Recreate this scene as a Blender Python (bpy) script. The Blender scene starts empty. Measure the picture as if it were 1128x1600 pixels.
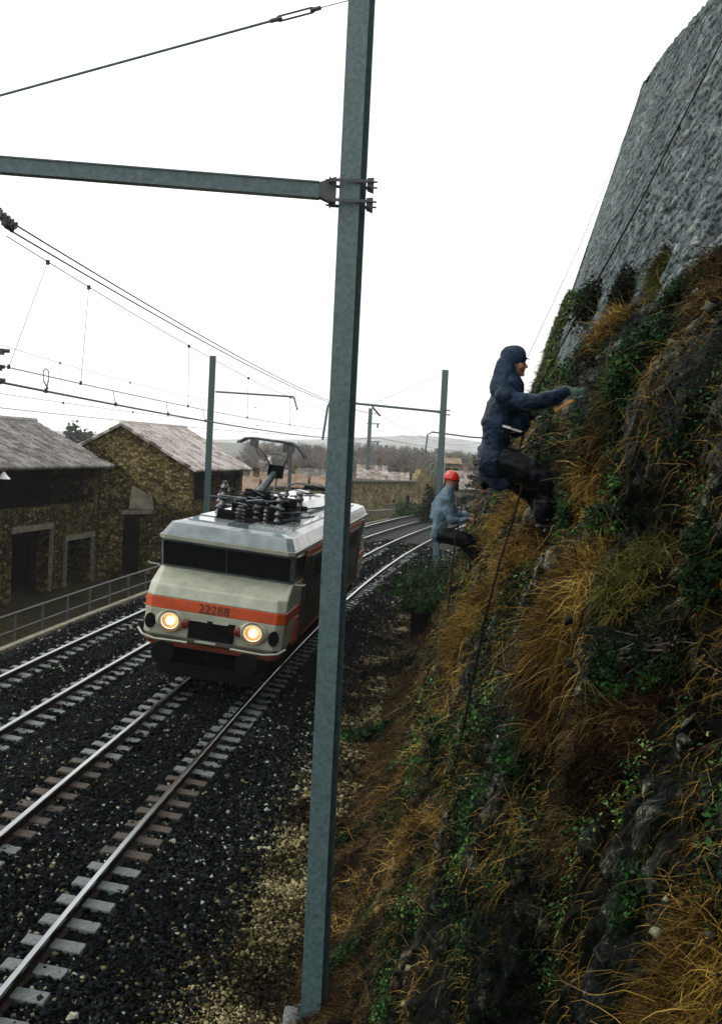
import bpy, math, random
import numpy as np
from mathutils import Matrix, Vector
from mathutils.bvhtree import BVHTree
SC = bpy.context.scene
COL = SC.collection
PI = math.pi
random.seed(7); RNG = np.random.default_rng(11)

# ------------------------------------------------------------------ camera
F_PX, CAM_Z, PITCH, ROLL = 1900.0, 5.277, 0.051835, -0.048537
_cp, _sp = math.cos(PITCH), math.sin(PITCH); _c, _s = math.cos(ROLL), math.sin(ROLL)
_F = Vector((0, _cp, -_sp)); _U0 = Vector((0, _sp, _cp)); _R0 = Vector((1, 0, 0))
_R = _c*_R0 - _s*_U0; _U = _s*_R0 + _c*_U0
cd = bpy.data.cameras.new('camera'); cam = bpy.data.objects.new('camera', cd); COL.objects.link(cam)
cd.sensor_fit = 'VERTICAL'; cd.sensor_height = 36; cd.lens = F_PX*36/1600
cd.clip_start = 0.05; cd.clip_end = 6000
cam.matrix_world = Matrix(((_R.x, _U.x, -_F.x, 0), (_R.y, _U.y, -_F.y, 0), (_R.z, _U.z, -_F.z, CAM_Z), (0, 0, 0, 1)))
SC.camera = cam

# ------------------------------------------------------------------ sky, sun, exposure
W = bpy.data.worlds.new('World'); SC.world = W; W.use_nodes = True
nt = W.node_tree; nt.nodes.clear()
out = nt.nodes.new('ShaderNodeOutputWorld'); bg = nt.nodes.new('ShaderNodeBackground')
sky = nt.nodes.new('ShaderNodeTexSky'); sky.sky_type = 'NISHITA'; sky.sun_disc = False
sky.sun_elevation = math.radians(52); sky.sun_rotation = math.radians(-75); sky.air_density = 1.5; sky.dust_density = 6
mx = nt.nodes.new('ShaderNodeMixRGB'); mx.inputs[0].default_value = 0.9      # the cloud layer: an even white overcast
mx.inputs[2].default_value = (9.4, 9.3, 9.15, 1)
nt.links.new(sky.outputs[0], mx.inputs[1]); nt.links.new(mx.outputs[0], bg.inputs[0]); nt.links.new(bg.outputs[0], out.inputs[0])
bg.inputs[1].default_value = 0.13
sd = bpy.data.lights.new('sun', 'SUN'); sd.energy = 0.8; sd.angle = math.radians(25); sd.color = (1, 0.97, 0.93)
so = bpy.data.objects.new('sun', sd); COL.objects.link(so)
so.rotation_euler = Vector((-0.62, -0.15, 0.78)).to_track_quat('Z', 'Y').to_euler()
SC.view_settings.view_transform = 'Standard'; SC.view_settings.look = 'None'
SC.view_settings.exposure = 0.38; SC.view_settings.gamma = 1.0

# ------------------------------------------------------------------ helpers
def at(px, py, Y=None, Z=None, X=None, P0=None, hd=None):
    """point of the place seen at photo pixel (px,py), at a given distance / height / wall plane"""
    d = _F + _R*((px-564)/F_PX) - _U*((py-800)/F_PX)
    o = Vector((0, 0, CAM_Z))
    if P0 is not None:
        n = Vector((math.cos(hd), -math.sin(hd), 0)); t = (Vector(P0)-o).dot(n)/d.dot(n)
    elif Y is not None: t = Y/d.y
    elif Z is not None: t = (Z-CAM_Z)/d.z
    else: t = X/d.x
    return o+d*t
K0, K1, X0, PSI0, DTR, CANT = 0.001089, 1.7e-05, -4.668178, 0.053247, 3.831306, 0.172369
_sv = np.linspace(-40, 460, 5001); _ds = _sv[1]-_sv[0]
_k = K0 + K1*np.clip(_sv, 0, 125); _th = np.cumsum(_k)*_ds; _i0 = int(np.argmin(abs(_sv))); _th = _th-_th[_i0]+PSI0
_x = np.cumsum(np.sin(_th))*_ds; _y = np.cumsum(np.cos(_th))*_ds; _x = _x-_x[_i0]+X0; _y = _y-_y[_i0]
def tr(s, off=0.0):
    th = np.interp(s, _sv, _th)
    return np.interp(s, _sv, _x)+off*np.cos(th), np.interp(s, _sv, _y)-off*np.sin(th), th
def s_of_y(Y): return np.interp(Y, _y, _sv)
def cx(Y): return np.interp(Y, _y, _x)
def prof(off):       # ground height across the line, relative to the mean rail top
    o = np.asarray(off, float); k = CANT/1.505
    pts = [(-60, -1.6), (-12, -1.25), (-7.6, -1.15), (-6.86, -0.5), (-6.5, -0.44), (-DTR-1.55, -0.19+1.55*k), (-DTR+1.35, -0.19-1.35*k),
           (-1.35, -0.19+1.35*k), (1.45, -0.19-1.45*k), (2.4, -0.52), (3.1, -0.6), (9, -0.62)]
    return np.interp(o, [p[0] for p in pts], [p[1] for p in pts])

def hash3(ix, iy, iz, seed=0):
    n = (ix.astype(np.int64)*73856093) ^ (iy.astype(np.int64)*19349663) ^ (iz.astype(np.int64)*83492791) ^ (seed*2654435761)
    n = (n ^ (n >> 13))*1274126177 & 0x7fffffff
    n = (n ^ (n >> 16)) & 0xffffff
    return n/float(0xffffff)
def vnoise(x, y, z, seed=0):
    xi, yi, zi = np.floor(x), np.floor(y), np.floor(z); fx, fy, fz = x-xi, y-yi, z-zi
    fx, fy, fz = [f*f*(3-2*f) for f in (fx, fy, fz)]
    r = 0
    for dx in (0, 1):
        for dy in (0, 1):
            for dz in (0, 1):
                r = r + hash3(xi+dx, yi+dy, zi+dz, seed)*(fx if dx else 1-fx)*(fy if dy else 1-fy)*(fz if dz else 1-fz)
    return r
def fbm(x, y, z, o=4, seed=0):
    r = 0; a = 0.5; t = 0
    for i in range(o): r = r+a*vnoise(x*2**i, y*2**i, z*2**i, seed+i); t += a; a *= .5
    return r/t
def worley(u, v, seed=0):
    """distance to nearest and second nearest cell point, and the nearest cell's random value"""
    ui, vi = np.floor(u), np.floor(v); d1 = np.full(u.shape, 9.); d2 = np.full(u.shape, 9.); idv = np.zeros(u.shape)
    z = np.zeros(u.shape)
    for a in (-1, 0, 1):
        for b in (-1, 0, 1):
            px = ui+a+hash3(ui+a, vi+b, z, seed); py = vi+b+hash3(ui+a, vi+b, z+1, seed)
            d = np.hypot(u-px, v-py); r = hash3(ui+a, vi+b, z+2, seed)
            m = d < d1; d2 = np.where(m, d1, np.minimum(d2, d)); idv = np.where(m, r, idv); d1 = np.where(m, d, d1)
    return d1, d2, idv

def link(name, me, mat=None, parent=None):
    o = bpy.data.objects.new(name, me); COL.objects.link(o)
    if mat is not None and not me.materials: me.materials.append(mat)
    if parent is not None: o.parent = parent
    return o
def fastmesh(name, V, Fq, tone=None, uv=None, smooth=False):
    """V (n,3) array, Fq (m,k) int array of faces all with k corners, optional per-vertex tone / uv"""
    me = bpy.data.meshes.new(name); V = np.asarray(V, np.float32); Fq = np.asarray(Fq, np.int32); k = Fq.shape[1]
    me.vertices.add(len(V)); me.vertices.foreach_set('co', V.ravel())
    me.loops.add(Fq.size); me.loops.foreach_set('vertex_index', Fq.ravel())
    me.polygons.add(len(Fq)); me.polygons.foreach_set('loop_start', np.arange(0, Fq.size, k, dtype=np.int32))
    me.polygons.foreach_set('loop_total', np.full(len(Fq), k, np.int32))
    if smooth: me.polygons.foreach_set('use_smooth', np.ones(len(Fq), bool))
    me.update(calc_edges=True)
    if tone is not None:
        a = me.attributes.new('tone', 'FLOAT', 'POINT'); a.data.foreach_set('value', np.asarray(tone, np.float32))
    if uv is not None:
        l = me.uv_layers.new(name='UVMap'); l.data.foreach_set('uv', np.asarray(uv, np.float32)[Fq.ravel()].ravel())
    return me
def gridfaces(n, m):
    i = np.arange(n-1)[:, None]*m+np.arange(m-1)[None, :]; i = i.ravel()
    return np.stack([i, i+1, i+m+1, i+m], -1)
def tag(o, label=None, cat=None, group=None, kind=None):
    if label: o['label'] = label
    if cat: o['category'] = cat
    if group: o['group'] = group
    if kind: o['kind'] = kind
    return o
def empty(name, loc=(0, 0, 0), rz=0, M=None):
    o = bpy.data.objects.new(name, None); COL.objects.link(o); o.empty_display_size = 0.2
    if M is not None: o.matrix_world = M
    else: o.location = loc; o.rotation_euler = (0, 0, rz)
    return o
def copy_tree(o, parent=None):
    c = o.copy(); COL.objects.link(c)
    if parent is not None: c.parent = parent
    for ch in [k for k in ALLCH.get(o.name, [])]: copy_tree(bpy.data.objects[ch], c)
    return c
ALLCH = {}
class MB:
    def __init__(s): s.v = []; s.f = []
    def add(s, vs, fs):
        n = len(s.v); s.v += [tuple(v) for v in vs]; s.f += [tuple(i+n for i in f) for f in fs]; return s
    def box(s, c, size, rot=None):
        hx, hy, hz = [a/2 for a in size]; R = rot or Matrix.Identity(3)
        vs = [Vector(c)+R @ Vector((x, y, z)) for x in (-hx, hx) for y in (-hy, hy) for z in (-hz, hz)]
        return s.add(vs, [(0, 1, 3, 2), (4, 6, 7, 5), (0, 4, 5, 1), (2, 3, 7, 6), (0, 2, 6, 4), (1, 5, 7, 3)])
    def bbox(s, x0, x1, y0, y1, z0, z1): return s.box(((x0+x1)/2, (y0+y1)/2, (z0+z1)/2), (x1-x0, y1-y0, z1-z0))
    def beam(s, a, b, w, h, up=(0, 0, 1)):
        a = Vector(a); b = Vector(b); d = (b-a); L = d.length; y = d/L; x = y.cross(Vector(up))
        x = x.normalized() if x.length > 1e-5 else Vector((1, 0, 0)); z = x.cross(y)
        return s.box((a+b)/2, (w, L, h), Matrix((x, y, z)).transposed())
    def ring(s, c, t, r, n, up=Vector((0, 0, 1))):
        x = t.cross(up); x = x.normalized() if x.length > 1e-4 else Vector((1, 0, 0)); z = x.cross(t).normalized()
        return [Vector(c)+(x*math.cos(2*PI*i/n)+z*math.sin(2*PI*i/n))*r for i in range(n)]
    def tube(s, pts, r, n=8):
        pts = [Vector(p) for p in pts]; rs = r if isinstance(r, (list, tuple)) else [r]*len(pts); vs = []
        for i, p in enumerate(pts):
            t = (pts[min(i+1, len(pts)-1)]-pts[max(i-1, 0)]).normalized(); vs += s.ring(p, t, rs[i], n)
        fs = [(i*n+j, i*n+(j+1) % n, (i+1)*n+(j+1) % n, (i+1)*n+j) for i in range(len(pts)-1) for j in range(n)]
        fs += [tuple(range(n-1, -1, -1)), tuple((len(pts)-1)*n+j for j in range(n))]
        return s.add(vs, fs)
    def loft(s, rings, closed=True, caps=True):
        n = len(rings[0]); vs = [v for r in rings for v in r]
        fs = [(i*n+j, i*n+(j+1) % n, (i+1)*n+(j+1) % n, (i+1)*n+j) for i in range(len(rings)-1) for j in range(n if closed else n-1)]
        if caps: fs += [tuple(range(n-1, -1, -1)), tuple((len(rings)-1)*n+j for j in range(n))]
        return s.add(vs, fs)
    def insulator(s, a, b, r, k=5):
        a = Vector(a); b = Vector(b); pts = []; rs = []
        for i in range(k*2+1): pts.append(a+(b-a)*i/(k*2)); rs.append(r if i % 2 else r*.45)
        return s.tube(pts, rs, 8)
    def build(s, name, mat=None, parent=None, smooth=False, bevel=0):
        me = bpy.data.meshes.new(name); me.from_pydata(s.v, [], s.f); me.update()
        if smooth: me.polygons.foreach_set('use_smooth', [True]*len(me.polygons))
        o = link(name, me, mat, parent)
        if bevel:
            m = o.modifiers.new('bevel', 'BEVEL'); m.width = bevel; m.segments = 2; m.limit_method = 'ANGLE'; m.angle_limit = math.radians(35)
        return o
def bake(o):
    dg = bpy.context.evaluated_depsgraph_get(); me = bpy.data.meshes.new_from_object(o.evaluated_get(dg))
    o.modifiers.clear(); o.data = me; return o

# ------------------------------------------------------------------ materials
def newmat(name):
    m = bpy.data.materials.new(name); m.use_nodes = True; n = m.node_tree; b = n.nodes['Principled BSDF']; return m, n, b
def ramp(n, src, stops):
    r = n.nodes.new('ShaderNodeValToRGB'); e = r.color_ramp.elements
    while len(e) < len(stops): e.new(0.5)
    for k, (p, c) in enumerate(stops): e[k].position = p; e[k].color = (*c, 1)
    n.links.new(src, r.inputs[0]); return r.outputs[0]
def noise(n, scale, detail=6, rough=.6, coord='Object', stretch=None, dist=0):
    tc = n.nodes.new('ShaderNodeTexCoord'); t = n.nodes.new('ShaderNodeTexNoise'); t.inputs['Scale'].default_value = scale
    t.inputs['Detail'].default_value = detail; t.inputs['Roughness'].default_value = rough; t.inputs['Distortion'].default_value = dist
    src = tc.outputs[coord]
    if stretch:
        mp = n.nodes.new('ShaderNodeMapping'); mp.inputs['Scale'].default_value = stretch; n.links.new(src, mp.inputs[0]); src = mp.outputs[0]
    n.links.new(src, t.inputs['Vector']); return t.outputs['Fac']
def bump(n, b, src, strength, dist=.02):
    k = n.nodes.new('ShaderNodeBump'); k.inputs['Strength'].default_value = strength; k.inputs['Distance'].default_value = dist
    n.links.new(src, k.inputs['Height'])
    if b.inputs['Normal'].links: n.links.new(b.inputs['Normal'].links[0].from_socket, k.inputs['Normal'])
    n.links.new(k.outputs[0], b.inputs['Normal'])
def M(name, c1, c2=None, scale=4, rough=.6, bmp=.15, metal=0, spec=.5, lo=.35, hi=.65, detail=6, bs=None, stretch=None, dist=.02, rvar=0):
    m, n, b = newmat(name); c2 = c2 or c1
    f = noise(n, scale, detail, stretch=stretch)
    n.links.new(ramp(n, f, [(lo, c1), (hi, c2)]), b.inputs['Base Color'])
    b.inputs['Roughness'].default_value = rough; b.inputs['Metallic'].default_value = metal; b.inputs['Specular IOR Level'].default_value = spec
    if rvar:
        g = noise(n, scale*.7, 4); mr = n.nodes.new('ShaderNodeMapRange'); mr.inputs[3].default_value = rough-rvar; mr.inputs[4].default_value = rough+rvar
        mr.inputs[1].default_value = .3; mr.inputs[2].default_value = .7
        n.links.new(g, mr.inputs[0]); n.links.new(mr.outputs[0], b.inputs['Roughness'])
    if bmp: bump(n, b, noise(n, bs or scale*6, 5), bmp, dist)
    return m
def Mtone(name, stops, rough=.6, spec=.4, scale=9, mixn=.35, bmp=0, trans=0, bs=40):
    """colour by the per-vertex 'tone' of the element, broken up by noise"""
    m, n, b = newmat(name); a = n.nodes.new('ShaderNodeAttribute'); a.attribute_name = 'tone'
    f = noise(n, scale, 4); ma = n.nodes.new('ShaderNodeMath'); ma.operation = 'MULTIPLY_ADD'; ma.inputs[1].default_value = mixn
    sb = n.nodes.new('ShaderNodeMath'); sb.operation = 'SUBTRACT'; sb.inputs[1].default_value = .5; n.links.new(f, sb.inputs[0])
    n.links.new(sb.outputs[0], ma.inputs[0]); n.links.new(a.outputs['Fac'], ma.inputs[2])
    n.links.new(ramp(n, ma.outputs[0], stops), b.inputs['Base Color']); b.inputs['Roughness'].default_value = rough
    b.inputs['Specular IOR Level'].default_value = spec
    if bmp: bump(n, b, noise(n, bs, 5), bmp)
    return m
def Mstone(name, cols, sc=3.0, rough=.8, joint=(.02, .018, .012), bmp=.8, jw=.09):
    """rubble masonry: voronoi stones with recessed joints"""
    sc *= 1.7; m, n, b = newmat(name); tc = n.nodes.new('ShaderNodeTexCoord')
    mp = n.nodes.new('ShaderNodeMapping'); mp.inputs['Scale'].default_value = (1, 1, 1.7); n.links.new(tc.outputs['Object'], mp.inputs[0])
    v = n.nodes.new('ShaderNodeTexVoronoi'); v.inputs['Scale'].default_value = sc; n.links.new(mp.outputs[0], v.inputs['Vector'])
    e = n.nodes.new('ShaderNodeTexVoronoi'); e.feature = 'DISTANCE_TO_EDGE'; e.inputs['Scale'].default_value = sc; n.links.new(mp.outputs[0], e.inputs['Vector'])
    sp = n.nodes.new('ShaderNodeSeparateColor'); n.links.new(v.outputs['Color'], sp.inputs[0])
    col = ramp(n, sp.outputs[0], [(i/(len(cols)-1), c) for i, c in enumerate(cols)])
    mk = n.nodes.new('ShaderNodeMapRange'); mk.inputs[1].default_value = 0; mk.inputs[2].default_value = jw; n.links.new(e.outputs['Distance'], mk.inputs[0])
    mix = n.nodes.new('ShaderNodeMixRGB'); mix.inputs[1].default_value = (*joint, 1); n.links.new(mk.outputs[0], mix.inputs[0]); n.links.new(col, mix.inputs[2])
    nz = noise(n, .7, 6); big = ramp(n, nz, [(.35, (.45, .45, .42)), (.65, (1, 1, 1))])
    ml = n.nodes.new('ShaderNodeMixRGB'); ml.blend_type = 'MULTIPLY'; ml.inputs[0].default_value = 1; n.links.new(mix.outputs[0], ml.inputs[1]); n.links.new(big, ml.inputs[2])
    n.links.new(ml.outputs[0], b.inputs['Base Color']); b.inputs['Roughness'].default_value = rough; b.inputs['Specular IOR Level'].default_value = .02
    bump(n, b, mk.outputs[0], bmp, .05); bump(n, b, noise(n, 22, 5), .4, .02)
    return m
m_bed = M('ballast_bed', (.008, .009, .010), (.030, .034, .036), 28, .7, .9, bs=30, dist=.05)
def bed_mat():
    m, n, b = newmat('ground_cover'); a = n.nodes.new('ShaderNodeAttribute'); a.attribute_name = 'tone'
    f = noise(n, 16, 8, .8); st = ramp(n, f, [(.40, (.003, .004, .004)), (.56, (.020, .026, .027)), (.68, (.12, .135, .135))])  # lighter grey end stands in for the wet sheen on far ballast
    g = noise(n, 5, 8, .75); gr = ramp(n, g, [(.38, (.002, .002, .001)), (.5, (.010, .010, .003)), (.62, (.05, .042, .014)), (.72, (.13, .11, .05))])
    mix = n.nodes.new('ShaderNodeMixRGB'); n.links.new(a.outputs['Fac'], mix.inputs[0]); n.links.new(st, mix.inputs[1]); n.links.new(gr, mix.inputs[2])
    n.links.new(mix.outputs[0], b.inputs['Base Color']); b.inputs['Roughness'].default_value = .65; b.inputs['Specular IOR Level'].default_value = .03
    bump(n, b, f, .9, .06); return m
m_ground = bed_mat()
m_stonebits = Mtone('ballast_stone', [(0, (.0006, .0008, .0009)), (.52, (.0022, .003, .0032)), (.74, (.012, .018, .019)), (.87, (.055, .07, .07)), (.94, (.14, .13, .06)), (1, (.36, .38, .32))], .6, .02, 14, .3, .3)  # near-black stones paint the gap shade, pale ones the highlights
m_gravel = Mtone('gravel_stone', [(0, (.002, .002, .001)), (.40, (.016, .014, .006)), (.72, (.11, .095, .042)), (1, (.34, .30, .16))], .7, .02, 14, .25, .3)
m_conc = M('sleeper_concrete', (.045, .06, .06), (.13, .16, .155), 16, .55, .5, bs=60, dist=.01)
m_concr = M('sleeper_concrete_rusty', (.010, .007, .003), (.050, .034, .015), 9, .65, .5, bs=60, dist=.01)
m_rail = M('polished_rail_head', (.26, .28, .29), (.42, .44, .45), 3, .20, .05, metal=1, stretch=(1, .1, 1))
m_railside = M('rusty_rail_web', (.004, .003, .002), (.022, .013, .008), 12, .7, .3, spec=.1)
m_mast = M('green_grey_mast_paint', (.026, .058, .064), (.078, .130, .134), 22, .38, .5, bs=120, dist=.004, rvar=.12, lo=.3, hi=.7)
def wear(m):
    n = m.node_tree; b = n.nodes['Principled BSDF']; src = b.inputs['Base Color'].links[0].from_socket
    f = ramp(n, noise(n, 3.0, 10, .75, stretch=(1, 1, .25)), [(.60, (0, 0, 0)), (.70, (1, 1, 1))]); x = n.nodes.new('ShaderNodeMixRGB'); x.inputs[2].default_value = (.030, .024, .018, 1)
    k = n.nodes.new('ShaderNodeMath'); k.operation = 'MULTIPLY'; k.inputs[1].default_value = .7; n.links.new(f, k.inputs[0]); n.links.new(k.outputs[0], x.inputs[0]); n.links.new(src, x.inputs[1]); n.links.new(x.outputs[0], b.inputs['Base Color'])
wear(m_mast)
m_wire = M('dark_wire', (.02, .025, .03), (.05, .055, .06), 10, .5, 0)
m_insul = M('brown_black_insulator', (.02, .025, .03), (.05, .05, .05), 10, .3, 0)
m_cream = M('wet_cream_paint', (.27, .295, .23), (.38, .41, .32), 3, .22, .25, bs=90, dist=.004, rvar=.12)
m_orange = M('orange_paint', (.36, .045, .008), (.52, .08, .013), 4, .3, .1, dist=.004)
m_roof = M('wet_grey_roof_paint', (.075, .10, .105), (.15, .20, .21), 2.5, .08, .15, spec=.9, bs=20, dist=.01, rvar=.1)
m_dkside = M('shaded_side_dark', (.004, .003, .003), (.012, .010, .009), 3, .3, .1, spec=.08)  # shade on the body side is put into this near-black colour
m_black = M('near_black', (.0015, .002, .002), (.007, .008, .009), 8, .5, .2, spec=.02)  # very dark mottled black, almost without gloss
m_steel = M('dull_steel', (.03, .04, .045), (.09, .11, .12), 8, .35, .2, metal=.5)
m_text = M('black_lettering', (.02, .01, .008), None, 5, .5, 0)
m_wet = M('wet_glare_sheet', (.20, .24, .25), (.30, .34, .35), 2, .05, .03, spec=1.0, rvar=.03)  # wet gloss; the paler base also paints in the sky glare
def glassm():
    m, n, b = newmat('dark_cab_glass'); b.inputs['Base Color'].default_value = (.004, .005, .006, 1); b.inputs['Roughness'].default_value = .12
    b.inputs['Specular IOR Level'].default_value = .02; return m
m_glass = glassm()
def emis(name, c, s):
    m, n, b = newmat(name); b.inputs['Base Color'].default_value = (1, .9, .6, 1); b.inputs['Emission Color'].default_value = (*c, 1); b.inputs['Emission Strength'].default_value = s; return m
m_lamp = emis('lit_headlight', (1, .90, .68), 12)
m_bowl = M('amber_glow_bowl', (.24, .08, .012), (.36, .14, .03), 6, .5, 0, metal=.3)  # amber colour imitates the warm glow around the lit lens
m_house = Mstone('yellow_rubble_stone', [(.008, .006, .002), (.05, .042, .012), (.14, .115, .035), (.02, .016, .005), (.26, .21, .085)], 3.0, jw=.14, joint=(.006, .005, .003))
m_house2 = Mstone('brown_rubble_stone', [(.05, .040, .012), (.14, .11, .038), (.21, .17, .065), (.33, .28, .13)], 2.7, jw=.12, joint=(.02, .016, .006))
m_ruin = Mstone('pale_ochre_stone', [(.16, .13, .055), (.24, .20, .10), (.33, .28, .15)], 1.2, jw=.08)
m_plaster = M('weathered_plaster', (.07, .066, .04), (.20, .18, .12), 1.5, .85, .4, bs=14)
m_lintel = M('grey_lintel_stone', (.04, .04, .025), (.12, .115, .08), 4, .8, .4)
m_dark = M('dark_interior', (.002, .002, .002), (.005, .005, .004), 3, .9, .1, spec=.03)  # near-black; behind openings it paints the unlit inside
m_door = M('dark_wood_door', (.004, .002, .002), (.014, .007, .004), 3, .7, .3, stretch=(8, 8, .6), spec=.03)
m_tile = Mtone('pale_roman_tile', [(0, (.05, .042, .036)), (.3, (.30, .26, .23)), (.6, (.55, .51, .47)), (1, (.74, .71, .67))], .6, .2, 1.2, .7, .5, bs=18)
m_tile2 = Mtone('grey_roman_tile', [(0, (.03, .03, .028)), (.3, (.13, .125, .115)), (.65, (.28, .27, .25)), (1, (.52, .50, .46))], .6, .2, 1.2, .7, .5, bs=18)
m_tile3 = Mtone('orange_roman_tile', [(0, (.12, .08, .05)), (.5, (.32, .24, .17)), (1, (.55, .46, .36))], .7, .2, 1.2, .6, .5, bs=18)
m_white = M('white_enamel', (.6, .62, .6), (.75, .76, .74), 3, .3, .1)
m_bark = M('grey_bark', (.05, .045, .035), (.12, .10, .08), 6, .9, .6)

# ------------------------------------------------------------------ setting: terrain
def terrain_z(X, Y, Z):
    far = np.clip((Y-75)/80, 0, 1); lft = np.clip((cx(Y)-DTR-X-3)/8, 0, 1)
    z = Z - 2.6*far*lft + 0.35*(fbm(X*.15, Y*.15, 0*X, 3, 5)-.5)*lft
    return z
def ground():
    ss = np.concatenate([np.arange(-12, 50, .5), np.arange(50, 130, 1.5), np.arange(130, 300, 6)])
    oo = np.concatenate([-60+np.arange(0, 48, 2.0), np.arange(-12, -5, .25), np.arange(-5, 3.2, .2), np.arange(3.2, 9, .8), np.arange(9, 60, 5)])
    S, O = np.meshgrid(ss, oo, indexing='ij'); X, Y, th = tr(S, O)
    Z = prof(O)+.03*(fbm(X*2, Y*2, 0*X, 3, 9)-.5)
    Z = Z+np.clip((-O-7.5)/4, 0, 1)*.3*(fbm(X*.4, Y*.4, 0*X, 3, 2)-.5)
    far = np.clip((Y-80)/80, 0, 1)*np.clip((-O-9)/14, 0, 1); Z = Z-2.8*far
    tone = np.clip((-O-6.3)/.4, 0, 1)+np.clip((O-3.2)/.4, 0, 1)
    V = np.stack([X, Y, Z], -1).reshape(-1, 3)
    o = link('ground', fastmesh('ground', V, gridfaces(*S.shape), tone.ravel(), smooth=True), m_ground); tag(o, kind='structure')
    # wide land to the horizon, below and beyond the line
    xs = np.concatenate([np.arange(-1500, -100, 50), np.arange(-100, 200, 8), np.arange(200, 1501, 50)]); ys = np.concatenate([np.arange(-300, 60, 30), np.arange(60, 420, 8), np.arange(420, 1701, 40)])
    Xg, Yg = np.meshgrid(xs, ys, indexing='ij')
    Zg = -4.2+2.0*(fbm(Xg*.02, Yg*.02, 0*Xg, 4, 3)-.5)
    Zg = Zg+np.clip((Yg-230)/900, 0, 1)**1.2*(8+8*(fbm(Xg*.004, Yg*.004, 0*Xg, 3, 8)-.5))
    Vg = np.stack([Xg, Yg, Zg], -1).reshape(-1, 3)
    o = link('land', fastmesh('land', Vg, gridfaces(*Xg.shape), np.ones(len(Vg)), smooth=True), M('far_land', (.05, .06, .045), (.14, .15, .115), .12, .9, .2)); tag(o, kind='structure')
    # distant faint ridge
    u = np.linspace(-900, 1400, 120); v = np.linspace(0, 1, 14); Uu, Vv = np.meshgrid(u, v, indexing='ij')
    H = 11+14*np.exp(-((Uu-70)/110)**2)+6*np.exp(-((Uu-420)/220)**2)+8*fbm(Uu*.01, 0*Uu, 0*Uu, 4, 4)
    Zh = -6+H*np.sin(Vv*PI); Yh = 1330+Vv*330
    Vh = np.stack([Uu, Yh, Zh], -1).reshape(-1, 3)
    o = link('hills', fastmesh('hills', Vh, gridfaces(*Uu.shape), smooth=True), M('hazed_hill', (.20, .22, .22), (.34, .36, .35), .05, .9, .2)); tag(o, kind='structure')  # pale grey puts the distance haze into the hill colour
ground()

# ballast stones: a real layer of broken stone, thinning out with distance (beyond, the ground itself carries the grain)
CUBE_V = np.array([(x, y, z) for x in (-1, 1) for y in (-1, 1) for z in (-1, 1)], float)
CUBE_F = np.array([(0, 1, 3, 2), (4, 6, 7, 5), (0, 4, 5, 1), (2, 3, 7, 6), (0, 2, 6, 4), (1, 5, 7, 3)])
def randrot(n, rng):
    q = rng.normal(size=(n, 4)); q /= np.linalg.norm(q, axis=1)[:, None]; w, x, y, z = q.T
    return np.stack([1-2*(y*y+z*z), 2*(x*y-z*w), 2*(x*z+y*w), 2*(x*y+z*w), 1-2*(x*x+z*z), 2*(y*z-x*w), 2*(x*z-y*w), 2*(y*z+x*w), 1-2*(x*x+y*y)], -1).reshape(n, 3, 3)
def stones(P, size, rng):
    n = len(P); V = CUBE_V[None]*(.58+.42*rng.random((n, 8, 3)))*(size[:, None]*(.55+.6*rng.random((n, 3))))[:, None, :]*.5
    V = np.einsum('nij,nkj->nki', randrot(n, rng), V)+P[:, None, :]
    Fc = (CUBE_F[None]+8*np.arange(n)[:, None, None]).reshape(-1, 4)
    return V.reshape(-1, 3), Fc
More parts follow.
